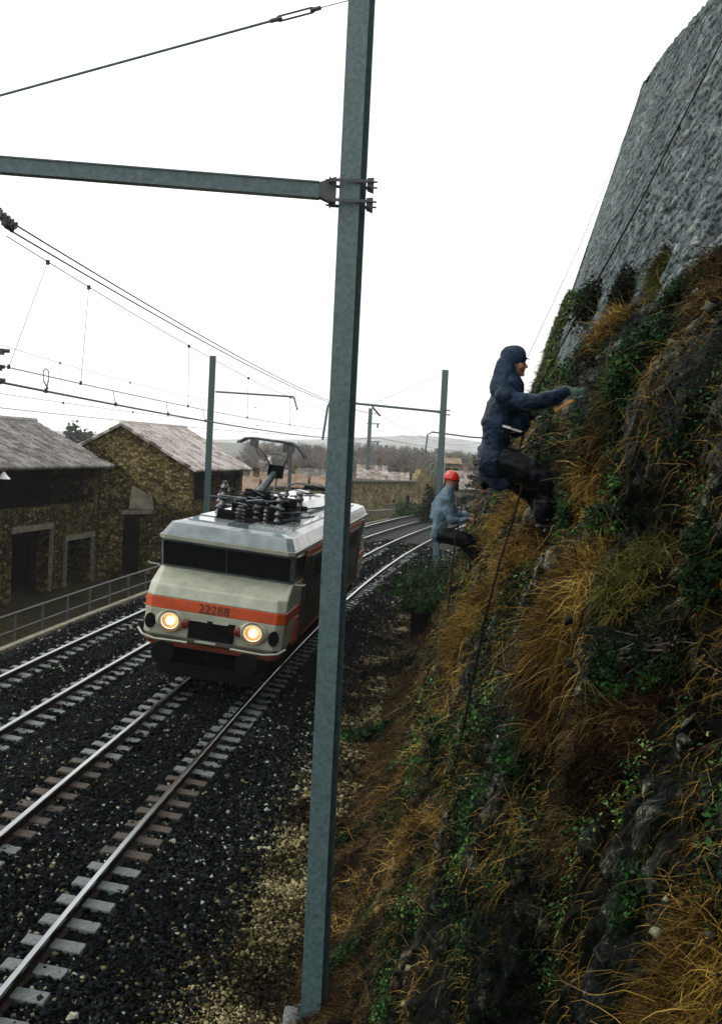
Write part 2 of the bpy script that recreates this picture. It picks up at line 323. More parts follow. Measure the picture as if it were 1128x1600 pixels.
def scatter_ballast():
    rng = np.random.default_rng(3); Ps = []; sz = []
    for (s0, s1, dens, size, o0, o1) in ((8, 20, 900, .046, -9, 2.6), (20, 32, 480, .056, -8.2, 2.6), (32, 50, 230, .07, -6.7, 3.2), (50, 72, 90, .09, -6.6, 2.6)):
        n = int((s1-s0)*(o1-o0)*dens); s = rng.uniform(s0, s1, n); o = rng.uniform(o0, o1, n); X, Y, th = tr(s, o)
        fr = np.abs(((s-8.2+.3) % .6)-.3); fr2 = np.abs(((s-18+.3) % .6)-.3)
        onb = ((np.abs(np.abs(o)-.80) < .37) & (fr < .135)) | ((np.abs(np.abs(o+DTR)-.80) < .37) & (fr2 < .135) & (s > 17.8)); onr = (np.abs(np.abs(o)-.7525) < .06) | (np.abs(np.abs(o+DTR)-.7525) < .06)
        keep = (X/np.maximum(Y, 1) > -.55) & (o > -6.65+.1*rng.random(n)) & ~(onb & (rng.random(n) < .72)) & ~onr
        X, Y, o = X[keep], Y[keep], o[keep]
        Ps.append(np.stack([X, Y, prof(o)+rng.uniform(-.005, .022, len(X))*size/.05], -1)); sz.append(size*np.exp(rng.normal(0, .28, len(X))))
    P = np.concatenate(Ps); z = np.concatenate(sz); V, Fc = stones(P, z, rng)
    t = rng.random(len(P)); off = P[:, 0]-cx(P[:, 1])
    tone = np.where(t < .6, t*.7, np.where(t < .962, .38+t*.35, t*.97)); tone = tone+.10*np.clip((off-.8)/1.5, 0, 1)*(rng.random(len(P)) < .35)
    tone += .22*(fbm(P[:, 0]*.9, P[:, 1]*.9, P[:, 0]*0, 3, 12)-.5)
    o = link('ballast', fastmesh('ballast', V, Fc, np.repeat(tone, 8)), m_stonebits); tag(o, 'dark wet broken ballast stones bedding both railway tracks', 'ballast', kind='stuff')
    # tan gravel strip between ballast and cliff foot
    n = 125000; s = 9+42*rng.random(n)**1.5; o = 3.2+.46*rng.normal(size=n)*np.where(s < 14, 1.0, .85)-.25*np.clip((16-s)/6, 0, 1); X, Y, th = tr(s, o)
    gm = fbm(X*1.4, Y*1.4, 0*X, 3, 4)
    P = np.stack([X, Y, prof(o)+rng.uniform(.0, .03, len(X))], -1); V, Fc = stones(P, .021*np.exp(rng.normal(0, .42, len(P)))*(1+.05*(Y-10)), rng)
    o = link('gravel', fastmesh('gravel', V, Fc, np.repeat(np.clip(rng.beta(1.4, 1.7, len(P))+1.3*(gm-.50)-.12*np.clip((Y-22)/10, 0, 1), 0, 1), 8)), m_gravel); tag(o, 'tan gravel strip along the foot of the rock face', 'gravel', kind='stuff')
scatter_ballast()

# ------------------------------------------------------------------ railway: rails and sleepers
def rail(off_c, side, label, group):
    off = off_c+side*.7525; ss = np.arange(-4, 260, 1.0); prof2 = [(-.07, -.17), (-.07, -.158), (-.012, -.145), (-.012, -.045), (-.036, -.03), (.036, -.03), (.012, -.045), (.012, -.145), (.07, -.158), (.07, -.17)]
    head = [(-.036, -.03), (-.036, -.006), (-.028, 0), (.028, 0), (.036, -.006), (.036, -.03)]
    k = CANT/1.505; zc = -k*side*.7525
    root = empty('rail', Vector((float(tr(20., off)[0]), float(tr(20., off)[1]), zc)))
    for nm, pr, mt in (('web_and_foot', prof2, m_railside), ('rail_head', head, m_rail)):
        rings = []
        for s in ss:
            r = []
            for (a, z) in pr:
                X, Y, _ = tr(s, off+a); r.append(Vector((float(X), float(Y), zc+z-k*a))-root.location)
            rings.append(r)
        mb = MB(); mb.loft(rings, closed=(nm != 'rail_head')); mb.build(nm, mt, root)
    tag(root, label, 'rail', group)
rail(0, -1, 'left-hand rail of the track the train runs on', 'running rails')
rail(0, 1, 'rail nearest the rock face, partly browned, under the train', 'running rails')
rail(-DTR, -1, 'farthest-left rail, running beside the metal railing', 'running rails')
rail(-DTR, 1, 'right-hand rail of the empty track beside the train', 'running rails')
def sleepers():
    k = CANT/1.505
    mb = MB()
    for sd in (-1, 1):
        rings = [[(sd*.7525-.40, -.13, z) for z in (0,)]]
        c = sd*.80; top = -.135; a = .36; w = .125
        rings = [[(c-a, -w-.03, top-.13), (c+a, -w-.03, top-.13), (c+a, w+.03, top-.13), (c-a, w+.03, top-.13)], [(c-a+.03, -w, top), (c+a-.03, -w, top), (c+a-.03, w, top), (c-a+.03, w, top)]]
        mb.loft(rings)
    mb.bbox(-.45, .45, -.03, .03, -.24, -.19)
    ob = mb.build('sleeper', m_conc, bevel=.012); bake(ob); me1 = ob.data
    me2 = me1.copy(); me2.materials.clear(); me2.materials.append(m_concr)
    first = True; rows = []
    for tk, oc in (('near', 0.0), ('far', -DTR)):
        for i in range(0, 98 if tk == 'near' else 86): rows.append((tk, oc, (8.2 if tk == 'near' else 18)+.6*i))
    for tk, oc, s in rows:
        X, Y, th = tr(s, oc); o = ob if first else ob.copy()
        if not first: COL.objects.link(o)
        first = False
        rusty = tk == 'near' and 15.6 < s < 22 and random.random() < .6
        if rusty: o.data = me2
        d = random.uniform(-.012, .010)
        o.matrix_world = Matrix.Translation((float(X), float(Y), -.006+d)) @ Matrix.Rotation(-float(th)+random.uniform(-.015, .015), 4, 'Z') @ Matrix.Rotation(math.atan(k), 4, 'Y')
        if tk == 'near':
            lb = 'brownish two-block concrete sleeper just in front of the train' if rusty else 'grey two-block concrete sleeper under the track nearest the rock face'
            tag(o, lb, 'sleeper', 'rust-stained sleepers before the train' if rusty else 'sleepers of the near track')
        else: tag(o, 'grey two-block concrete sleeper under the far-left track by the railing', 'sleeper', 'sleepers of the far-left track')
sleepers()

# ------------------------------------------------------------------ rock face
CP = [(2.9, -.72), (3.45, -.58), (3.9, -.28), (4.25, .18), (4.42, .6), (4.75, 1.6), (5.12, 2.9), (5.5, 4.4), (5.85, 5.7), (6.2, 6.3), (6.7, 6.85), (7.4, 7.2), (9.0, 7.6)]
CARVE = [(at(932, 610, Y=10.9), .30), (at(884, 748, Y=10.8), .34), (at(880, 790, Y=10.85), .34), (at(884, 812, Y=10.9), .30), (at(751, 812, Y=20), .30), (at(752, 842, Y=19.9), .38), (at(760, 866, Y=19.95), .38)]
def cliff():
    Ys = [1.2]
    while Ys[-1] < 62: Ys.append(Ys[-1]+max(.03, .0062*Ys[-1]))
    Ys = np.array(Ys); c = np.array(CP); L = np.concatenate([[0], np.cumsum(np.hypot(*np.diff(c, axis=0).T))])
    T = np.linspace(0, L[-1], 300); off = np.interp(T, L, c[:, 0]); zz = np.interp(T, L, c[:, 1])
    YY, _ = np.meshgrid(Ys, T, indexing='ij'); OO, ZZ = off[None]+0*YY, zz[None]+0*YY
    S = s_of_y(YY)
    X, Y, th = tr(S, OO); up = np.clip((ZZ+.3)/1.6, 0, 1)
    back = np.clip((Y-46)/14, 0, 1); X = X+back*1.2*up; Zs = ZZ*(1-.55*back)
    # blocky rock: big buttresses, tilted beds, chunks
    big = (fbm(Y*.35, ZZ*.45, 0*Y, 3, 21)-.5)*.8
    d1, d2, iv = worley(Y*1.5+.5*ZZ+.8*fbm(Y, ZZ, 0*Y, 3, 8), ZZ*1.7-.3*Y, 31); blk = (iv-.5)*.22-.08*np.clip(1-(d2-d1)/.12, 0, 1)
    e1, e2, ie = worley(Y*4.6+1.5*ZZ+2.5*fbm(Y*1.5, ZZ*1.5, 0*Y, 3, 3), ZZ*5.2, 41); ch = (ie-.5)*.11-.05*np.clip(1-(e2-e1)/.15, 0, 1)
    f1, f2, if_ = worley(Y*13+3*fbm(Y*4, ZZ*4, 0*Y, 2, 9), ZZ*15+2*fbm(Y*2, ZZ*2, 0*Y, 2, 6), 51); sm = (if_-.5)*.05
    fine = (fbm(Y*9, ZZ*9, X*9, 5, 61)-.5)*.22
    ledge = .12*np.sin(ZZ*4.2+2.2*fbm(Y*.5, ZZ*.3, 0*Y, 2, 5)*3)
    disp = up*(big+blk+ch+sm+ledge)+fine*(.4+.6*up)
    disp = np.where(disp > 0, disp*.4, disp)
    nx, nz = -.93, .36
    X = X+disp*nx; Zf = Zs+disp*nz*.6
    for (A, r) in CARVE:
        d = np.hypot((Y-A.y)*np.where(Y < A.y, .28, .8), Zf-A.z); g = np.clip(1.7-d/r, 0, 1); g = g*g*(3-2*g); ax = (A.x+.03)*np.minimum(Y/A.y, 1); X = np.where((g > 0) & (X < ax), X+(ax-X)*g, X)
    V = np.stack([X, Y, Zf], -1).reshape(-1, 3)
    tone = np.clip(.5+.55*(ie-.5)+.35*(iv-.5)-.5*np.clip(1-(e2-e1)/.18, 0, 1)+.5*(fbm(Y*5, ZZ*5, X, 4, 71)-.5), 0, 1)  # cracks between chunks darkened: crevice shade painted into the tone
    brown = np.clip(1-(ZZ-1.0)/.9, 0, 1)
    me = fastmesh('rock_face', V, gridfaces(*Y.shape), tone.ravel(), smooth=False)
    a = me.attributes.new('low', 'FLOAT', 'POINT'); a.data.foreach_set('value', brown.ravel().astype(np.float32))
    m, n, b = newmat('wet_limestone'); at_ = n.nodes.new('ShaderNodeAttribute'); at_.attribute_name = 'tone'; al = n.nodes.new('ShaderNodeAttribute'); al.attribute_name = 'low'
    f = noise(n, 17, 10, .85); g = n.nodes.new('ShaderNodeMath'); g.operation = 'MULTIPLY_ADD'; g.inputs[1].default_value = 3.0
    s2 = n.nodes.new('ShaderNodeMath'); s2.operation = 'SUBTRACT'; s2.inputs[1].default_value = .5; n.links.new(f, s2.inputs[0]); n.links.new(s2.outputs[0], g.inputs[0]); n.links.new(at_.outputs['Fac'], g.inputs[2])
    rock = ramp(n, g.outputs[0], [(.3, (.0008, .0012, .0008)), (.52, (.0035, .0055, .0035)), (.70, (.020, .028, .022)), (.86, (.10, .12, .095)), (1, (.42, .43, .31))])  # dark end paints crevice shade, bright end specks of highlight
    soil = ramp(n, g.outputs[0], [(.2, (.002, .001, .0004)), (.42, (.022, .011, .003)), (.62, (.15, .085, .025)), (.9, (.42, .31, .13))])
    mx = n.nodes.new('ShaderNodeMixRGB'); n.links.new(al.outputs['Fac'], mx.inputs[0]); n.links.new(rock, mx.inputs[1]); n.links.new(soil, mx.inputs[2])
    moss = noise(n, 1.4, 6, .7); mm = ramp(n, moss, [(.42, (0, 0, 0)), (.56, (1, 1, 1))]); mo = n.nodes.new('ShaderNodeMixRGB'); mo.inputs[2].default_value = (.004, .008, .002, 1)
    mk = n.nodes.new('ShaderNodeMath'); mk.operation = 'MULTIPLY'; mk.inputs[1].default_value = .75; n.links.new(mm, mk.inputs[0]); n.links.new(mk.outputs[0], mo.inputs[0]); n.links.new(mx.outputs[0], mo.inputs[1])
    sk = ramp(n, noise(n, 75, 5, .8), [(.36, (.12, .12, .12)), (.5, (.8, .8, .8)), (.64, (2.2, 2.2, 2.1))]); sm_ = n.nodes.new('ShaderNodeMixRGB'); sm_.blend_type = 'MULTIPLY'; sm_.inputs[0].default_value = 1; n.links.new(mo.outputs[0], sm_.inputs[1]); n.links.new(sk, sm_.inputs[2])
    n.links.new(sm_.outputs[0], b.inputs['Base Color']); b.inputs['Roughness'].default_value = .5; b.inputs['Specular IOR Level'].default_value = .03
    bump(n, b, noise(n, 22, 9, .8), 1.0, .09)
    o = link('cliff', me, m); tag(o, kind='structure')
    bvh = BVHTree.FromPolygons([tuple(v) for v in V.tolist()], gridfaces(*Y.shape).tolist())
    return V.reshape(*Y.shape, 3), Ys, T, bvh
CV, CY, CT, CBVH = cliff()
def hit(px, py):
    d = (_F + _R*((px-564)/F_PX) - _U*((py-800)/F_PX)).normalized()
    r = CBVH.ray_cast(Vector((0, 0, CAM_Z))+d*.3, d)
    return (r[0], r[1]) if r[0] else (None, None)

# fortress masonry above the rock
def fort():
    root = empty('fortress_wall', (float(cx(30))+7.5, 30, 7.0))
    tag(root, 'battered grey fortress wall of rough coursed stone above the overgrown rock', 'wall')
    Ye = 40.2
    Yv = np.arange(5.0, Ye+.001, .055); H = np.linspace(0, 1, 230); YY, HH = np.meshgrid(Yv, H, indexing='ij')
    top = 17.45-.235*(Ye-YY)+.10*fbm(YY*1.2, 0*YY, 0*YY, 3, 2); bot = 6.2; ZZ = bot+(top-bot)*HH
    S = s_of_y(YY); off = 6.72+.286*(ZZ-6.2)
    w = .45*(fbm(YY*.8, ZZ*.8, 0*YY, 3, 7)-.5)
    d1, d2, iv = worley(YY*2.1+.6*fbm(YY*3, ZZ*3, 0*YY, 2, 4), (ZZ+w*.5)*8.5, 77); jo = np.clip(1-(d2-d1)/.16, 0, 1)
    disp = (iv-.5)*.045-.04*jo+.06*(fbm(YY*5, ZZ*7, 0*YY, 3, 9)-.5)+.22*(fbm(YY*.25, ZZ*.3, 0*YY, 2, 3)-.5)
    X, Y, th = tr(S, off-disp)
    V = np.stack([X, YY+0*Y, ZZ], -1).reshape(-1, 3)-np.array(root.location)
    tone = np.clip(.46+.42*(iv-.5)-.34*jo+.45*(fbm(YY*3, ZZ*5, 0*YY, 4, 13)-.5)+.25*(fbm(YY*.3, ZZ*.25, 0*YY, 3, 33)-.5), 0, 1)
    mm = Mtone('fort_masonry', [(.12, (.008, .013, .013)), (.34, (.036, .058, .060)), (.55, (.072, .106, .108)), (.75, (.13, .17, .165)), (.90, (.42, .42, .33))], .5, .05, 18, 1.35, .9, bs=30)
    global WBVH; WBVH = BVHTree.FromPolygons([tuple(v) for v in (V+np.array(root.location)).reshape(*YY.shape, 3)[::4, ::4].reshape(-1, 3).tolist()], gridfaces(*YY[::4, ::4].shape).tolist())
    link('masonry_face', fastmesh('masonry_face', V, gridfaces(*YY.shape), tone.ravel()), mm, root)
    # return face beyond the far corner and the coping, giving the wall its thickness
    Yc = Ye; z = np.linspace(6.2, 17.5, 90); dpt = np.linspace(0, 9, 60); ZZ, DD = np.meshgrid(z, dpt, indexing='ij')
    o0 = 6.72+.286*(ZZ-6.2); X, Y, th = tr(s_of_y(Yc+0*ZZ), o0+DD); iv2 = worley(DD*2.3, ZZ*6, 5)[2]
    V = np.stack([X, Yc+.25*DD+.04*(iv2-.5), ZZ], -1).reshape(-1, 3)-np.array(root.location)
    link('return_face', fastmesh('return_face', V, gridfaces(*ZZ.shape), np.clip(.2+.6*iv2, 0, 1).ravel()), mm, root)
    yv = np.arange(5.0, Ye, .25); c = []; rings = []
    for y in yv:
        t = 17.45-.235*(Ye-y); o1 = 6.72+.286*(t-6.2); x0 = float(tr(s_of_y(y), o1)[0]); j = random.uniform(-.05, .06)
        rings.append([Vector((x0-.04+j, y, t-.10+j))-root.location, Vector((x0+.05, y, t+.10+j))-root.location, Vector((x0+9, y, t+.05))-root.location, Vector((x0+9, y, 6.5))-root.location])
    mb = MB(); mb.loft(rings, closed=False, caps=False); me = mb.build('coping', mm, root)
    a = me.data.attributes.new('tone', 'FLOAT', 'POINT'); a.data.foreach_set('value', np.full(len(me.data.vertices), .35, np.float32))
fort()
b0 = at(1120, 24, Y=21.5); pm = MB(); pm.tube([b0+Vector((.15, 0, -.5)), b0+Vector((.10, 0, 1.6))], .085, 10); pm.box(b0+Vector((.02, 0, .15)), (.16, .05, .06))
tag(pm.build('post', m_dark), 'dark post standing on top of the fortress wall at the corner of the view', 'post')

# ------------------------------------------------------------------ vegetation
def leaves(P, N, size, rng, aspect=.55):
    """folded leaf quads around points P, loosely facing N"""
    n = len(P); d = N+rng.normal(0, .75, (n, 3)); d /= np.linalg.norm(d, axis=1)[:, None]
    a = rng.normal(size=(n, 3)); u = np.cross(d, a); u /= np.linalg.norm(u, axis=1)[:, None]; v = np.cross(d, u)
    s = (size*np.exp(rng.normal(0, .3, n)))[:, None]
    V = np.stack([P-u*s, P+v*s*aspect+d*s*.18, P+u*s, P-v*s*aspect+d*s*.18], 1).reshape(-1, 3)
    return V, np.arange(4*n).reshape(-1, 4)
def blades(P, D, length, width, rng, droop=.6, seg=4, view=None):
    n = len(P); L = np.asarray(length)*np.exp(rng.normal(0, .35, n)); D = D/np.linalg.norm(D, axis=1)[:, None]
    side = np.cross(D, rng.normal(size=(n, 3))); side /= np.linalg.norm(side, axis=1)[:, None]
    g = np.array([0, 0, -1.]); pts = [P]; d = D.copy(); p = P.copy()
    for i in range(seg):
        d = d+g*droop/seg*(.5+rng.random((n, 1)))+rng.normal(0, .20, (n, 3)); d /= np.linalg.norm(d, axis=1)[:, None]; p = p+d*(L/seg)[:, None]; pts.append(p)
    rows = []
    for i, q in enumerate(pts):
        w = (width*(1-.85*i/seg))
        w = w[:, None] if np.ndim(w) else w
        rows += [q-side*w, q+side*w]
    V = np.stack(rows, 1).reshape(-1, 3); m = 2*(seg+1)
    Fq = np.array([(2*i, 2*i+1, 2*i+3, 2*i+2) for i in range(seg)])[None]+m*np.arange(n)[:, None, None]
    return V, Fq.reshape(-1, 4), m
def merge(parts):
    Vs, Fs, Ts = [], [], []; k = 0
    for V, Fq, t in parts: Vs.append(V); Fs.append(Fq+k); Ts.append(t); k += len(V)
    return np.concatenate(Vs), np.concatenate(Fs), np.concatenate(Ts)
GREEN = [(0, (.0006, .0022, .0006)), (.42, (.006, .020, .005)), (.72, (.036, .105, .026)), (1, (.16, .27, .08))]
m_leaf = Mtone('green_leaf', GREEN, .6, .03, 20, .3)
m_leafd = Mtone('dark_leaf', [(0, (.002, .004, .002)), (.5, (.007, .013, .005)), (1, (.03, .045, .015))], .6, .02, 20, .3)
m_olive = Mtone('olive_herb', [(0, (.003, .004, .001)), (.5, (.040, .045, .008)), (1, (.15, .145, .035))], .6, .05, 20, .3)
m_straw = Mtone('dry_straw', [(0, (.004, .002, .0004)), (.35, (.045, .026, .004)), (.62, (.19, .115, .018)), (1, (.48, .33, .09))], .6, .06, 12, .3)
m_russet = Mtone('russet_stems', [(0, (.0015, .0006, .0003)), (.5, (.015, .008, .003)), (.8, (.060, .036, .011)), (1, (.20, .14, .05))], .6, .05, 12, .3)
m_twig = Mtone('bare_twig', [(0, (.015, .009, .004)), (.5, (.09, .065, .022)), (1, (.42, .32, .14))], .7, .05, 12, .3)
def clear(P, f=1.15):
    k = np.ones(len(P), bool)
    for A, r in CARVE: k &= np.hypot((P[:, 1]-A.y)*np.where(P[:, 1] < A.y, .4, .8), P[:, 2]-A.z) > r*f
    return k
def surf_pts(n, rng, y0, y1, t0, t1, bias=1.6):
    """random points on the rock surface, denser near"""
    y = y0*(y1/y0)**(rng.random(n)**bias if bias else rng.random(n)); i = np.clip(np.searchsorted(CY, y), 1, len(CY)-2)
    j = np.clip((rng.uniform(t0, t1, n)*(len(CT)-1)).astype(int), 1, len(CT)-2)
    P = CV[i, j]; N = np.cross(CV[i+1, j]-CV[i-1, j], CV[i, j+1]-CV[i, j-1]); N /= np.linalg.norm(N, axis=1)[:, None]
    N = np.where(N[:, :1] > 0, -N, N)
    P = P+(CV[i+1, j]-CV[i, j])*rng.uniform(-1, 1, (n, 1))+(CV[i, j+1]-CV[i, j])*rng.uniform(-1, 1, (n, 1))
    k = clear(P); return P[k], N[k]
def cover():
    rng = np.random.default_rng(5)
    parts = []
    # creeping leaves all over, in patches
    for n, y0, y1, sz in ((210000, 2.2, 9, .0085), (190000, 7, 18, .014), (80000, 15, 45, .030)):
        P, N = surf_pts(n, rng, y0, y1, .12, .93, 1.0)
        f = fbm(P[:, 1]*1.1, P[:, 2]*1.1, P[:, 0]*0, 4, 90)+.25*(fbm(P[:, 1]*6, P[:, 2]*6, P[:, 0]*0, 2, 91)-.5)
        k = f > .52+.10*np.clip(1.3-P[:, 2], 0, 1); P, N, f = P[k], N[k], f[k]
        P = P+N*(rng.random((len(P), 1))**1.5)*.12*np.clip((f[:, None]-.5)*8, .2, 1)
        V, Fq = leaves(P, N+np.array([0, 0, .5]), sz, rng)
        clump = fbm(P[:, 0]*3, P[:, 1]*3, P[:, 2]*3, 3, 95)
        parts.append((V, Fq, np.repeat(np.clip(.14+1.8*(clump-.42)+.4*(rng.random(len(P))-.5), 0, 1), 4)))
    V, Fq, T = merge(parts)
    o = link('ivy', fastmesh('ivy', V, Fq, T), m_leaf); tag(o, 'small green creeping leaves spread over the wet rock face', 'ground cover', kind='stuff')
    # straw grass patches and hanging stems in between
    parts = []
    for n, y0, y1, L, w in ((52000, 2.2, 8, .085, .0008), (46000, 6, 18, .13, .0018), (22000, 14, 46, .22, .005)):
        P, N = surf_pts(n, rng, y0, y1, .02, .88, 1.0)
        f = fbm(P[:, 1]*.9, P[:, 2]*.8, P[:, 0]*0, 3, 190)+.2*(fbm(P[:, 1]*5, P[:, 2]*5, P[:, 0]*0, 2, 191)-.5); k = f > .42; P, N = P[k], N[k]
        D = N*.6+np.array([-.1, -.1, .15])+rng.normal(0, .8, N.shape); V, Fq, m = blades(P, D, L, w, rng, 1.6)
        parts.append((V, Fq, np.repeat(np.clip(rng.beta(2, 2, len(P))+1.6*(fbm(P[:, 1]*2.5, P[:, 2]*2.5, P[:, 0], 3, 77)-.5), 0, 1), m)))
    V, Fq, T = merge(parts); o = link('dry_grass', fastmesh('dry_grass', V, Fq, T), m_straw); tag(o, 'ochre dry grass growing in strands all over the rock face', 'grass', kind='stuff')
    # russet litter and stems on the low slope at the cliff foot
    P, N = surf_pts(60000, rng, 7, 38, .0, .135, 1.0); f = fbm(P[:, 1]*1.3, P[:, 2]*3, P[:, 0]*0, 3, 44); k = f > .34+.2*np.clip(.3-P[:, 2], 0, .6)*0; P, N = P[k], N[k]
    D = N*.5+np.array([-.7, -.2, .25])+rng.normal(0, .55, N.shape); V, Fq, m = blades(P, D, .14, .0032, rng, 1.0)
    o = link('undergrowth', fastmesh('undergrowth', V, Fq, np.repeat(np.clip(rng.beta(1.6, 1.8, len(P))+1.2*(fbm(P[:, 0]*2, P[:, 1]*2, P[:, 2]*2, 3, 8)-.5), 0, 1), m)), m_russet); tag(o, 'russet dead stems matted along the foot of the rock', 'undergrowth', kind='stuff')
cover()
def rockchips():
    """pale loose lumps standing proud of the rock"""
    rng = np.random.default_rng(8); P, N = surf_pts(14000, rng, 2.4, 34, .0, .9, 1.0)
    f = fbm(P[:, 1]*1.0, P[:, 2]*.8, P[:, 0]*0, 3, 55); k = f > .52; P, N = P[k], N[k]
    V, Fc = stones(P+N*.015, np.clip(.020*np.exp(rng.normal(0, .6, len(P)))*(.5+P[:, 1]*.08), .005, .055), rng)
    o = link('loose_rock', fastmesh('loose_rock', V, Fc, np.repeat(np.clip(rng.beta(1.4, 2.2, len(P)), 0, 1), 8)), Mtone('pale_lump', [(0, (.002, .003, .002)), (.5, (.014, .018, .013)), (.8, (.09, .10, .07)), (1, (.42, .40, .26))], .6, .08, 10, .4, .5)); tag(o, 'pale angular stones sticking out of the rock face', 'stones', kind='stuff')
rockchips()

def tuft(name, px, py, rpx, kind, label, cat, n=None, seed=1, group=None, L=None):
    """a clump rooted on the rock around the point where it grows"""
    rng = np.random.default_rng(seed); c, nr = hit(px, py); onwall = False; n = int((n or 2600)*1.5)
    w_ = WBVH.ray_cast(cam.location, (at(px, py, Y=10)-cam.location).normalized())
    if w_[0] is not None and (c is None or w_[3] < (c-cam.location).length): c, nr, onwall = w_[0], w_[1], True
    if c is None: return
    dist = c.length; R = rpx/F_PX*dist; root = empty(name, c); cc = np.array(c)
    if nr.x > 0: nr = -nr
    pts = []; nrm = []
    m = n or 2600
    # local surface samples around c
    i = np.argmin(abs(CY-c.y)); sel = np.hypot(CV[..., 1]-c.y, CV[..., 2]-c.z); sel = np.argwhere(sel < R*1.25)
    if len(sel) < 5: sel = np.argwhere(np.hypot(CV[..., 1]-c.y, CV[..., 2]-c.z) < 3+R)
    w = 1-np.hypot(CV[sel[:, 0], sel[:, 1], 1]-c.y, CV[sel[:, 0], sel[:, 1], 2]-c.z)/(R*1.3); w = np.clip(w, .01, 1); w /= w.sum()
    q = sel[rng.choice(len(sel), m, p=w)]; P = CV[q[:, 0], q[:, 1]]+rng.normal(0, .03*R+.01, (m, 3))
    if onwall: dy, dz = rng.normal(0, R*.45, m), rng.normal(0, R*.45, m); P = cc+np.stack([.07*dy+.286*dz, dy, dz], -1)
    N = np.tile(np.array(nr), (m, 1)) if c.z > 0 else np.tile(np.array([-.2, -.1, 1.]), (m, 1)); kk = clear(P, .95); P, N = P[kk], N[kk]; m = len(P)
    if m < 20: return
    lw = dist/F_PX*1.3   # strand width about what such stems measure
    if kind in ('straw', 'russet', 'olive', 'twig'):
        ln = (L*.62 if L else R*.5); D = N*.6+np.array([-.1, -.1, .15])+rng.normal(0, .8, (m, 3))
        cl2 = fbm(P[:, 0]*5, P[:, 1]*5, P[:, 2]*5, 3, seed+7)
        V, Fq, k = blades(P, D, ln, np.clip(lw*rng.uniform(.28, .75, m), .0006, .006), rng, 1.1 if kind != 'twig' else .5, 5)
        tone = np.repeat(np.clip(rng.beta(2, 2, m)*.8+1.5*(cl2-.45), 0, 1), k); mt = {'straw': m_straw, 'russet': m_russet, 'olive': m_olive, 'twig': m_twig}[kind]
        o = link('strands', fastmesh('strands', V-cc, Fq, tone), mt, root)
    else:
        sz = max(.008, lw*(2.3 if kind == 'leaf' else 1.7)); depth = R*.8
        P = P+N*(rng.random((m, 1))**.8)*depth; P = P+rng.normal(0, .10*R, (m, 3)); cl = fbm(P[:, 0]*4/R*.3, P[:, 1]*4/R*.3, P[:, 2]*4/R*.3, 3, seed)
        kk = cl > .40; P, N, cl = P[kk], N[kk], cl[kk]
        V, Fq = leaves(P, N+np.array([0, 0, .8]), sz, rng)
        o = link('foliage', fastmesh('foliage', V-cc, Fq, np.repeat(np.clip(.1+1.1*(cl-.35)+.4*(rng.random(len(P))-.4), 0, 1), 4)), m_leaf if kind == 'leaf' else m_leafd, root)
        st = 60; j = rng.choice(len(P), st); mb = MB()
        for a in j: mb.tube([np.array(c)-cc+rng.normal(0, R*.2, 3), (P[a]-cc)*.6+rng.normal(0, R*.1, 3), P[a]-cc], [lw*1.2, lw*.8, lw*.4], 4)
        mb.build('stem', m_russet if kind == 'leaf' else m_bark, root)
    tag(root, label, cat, group); return root
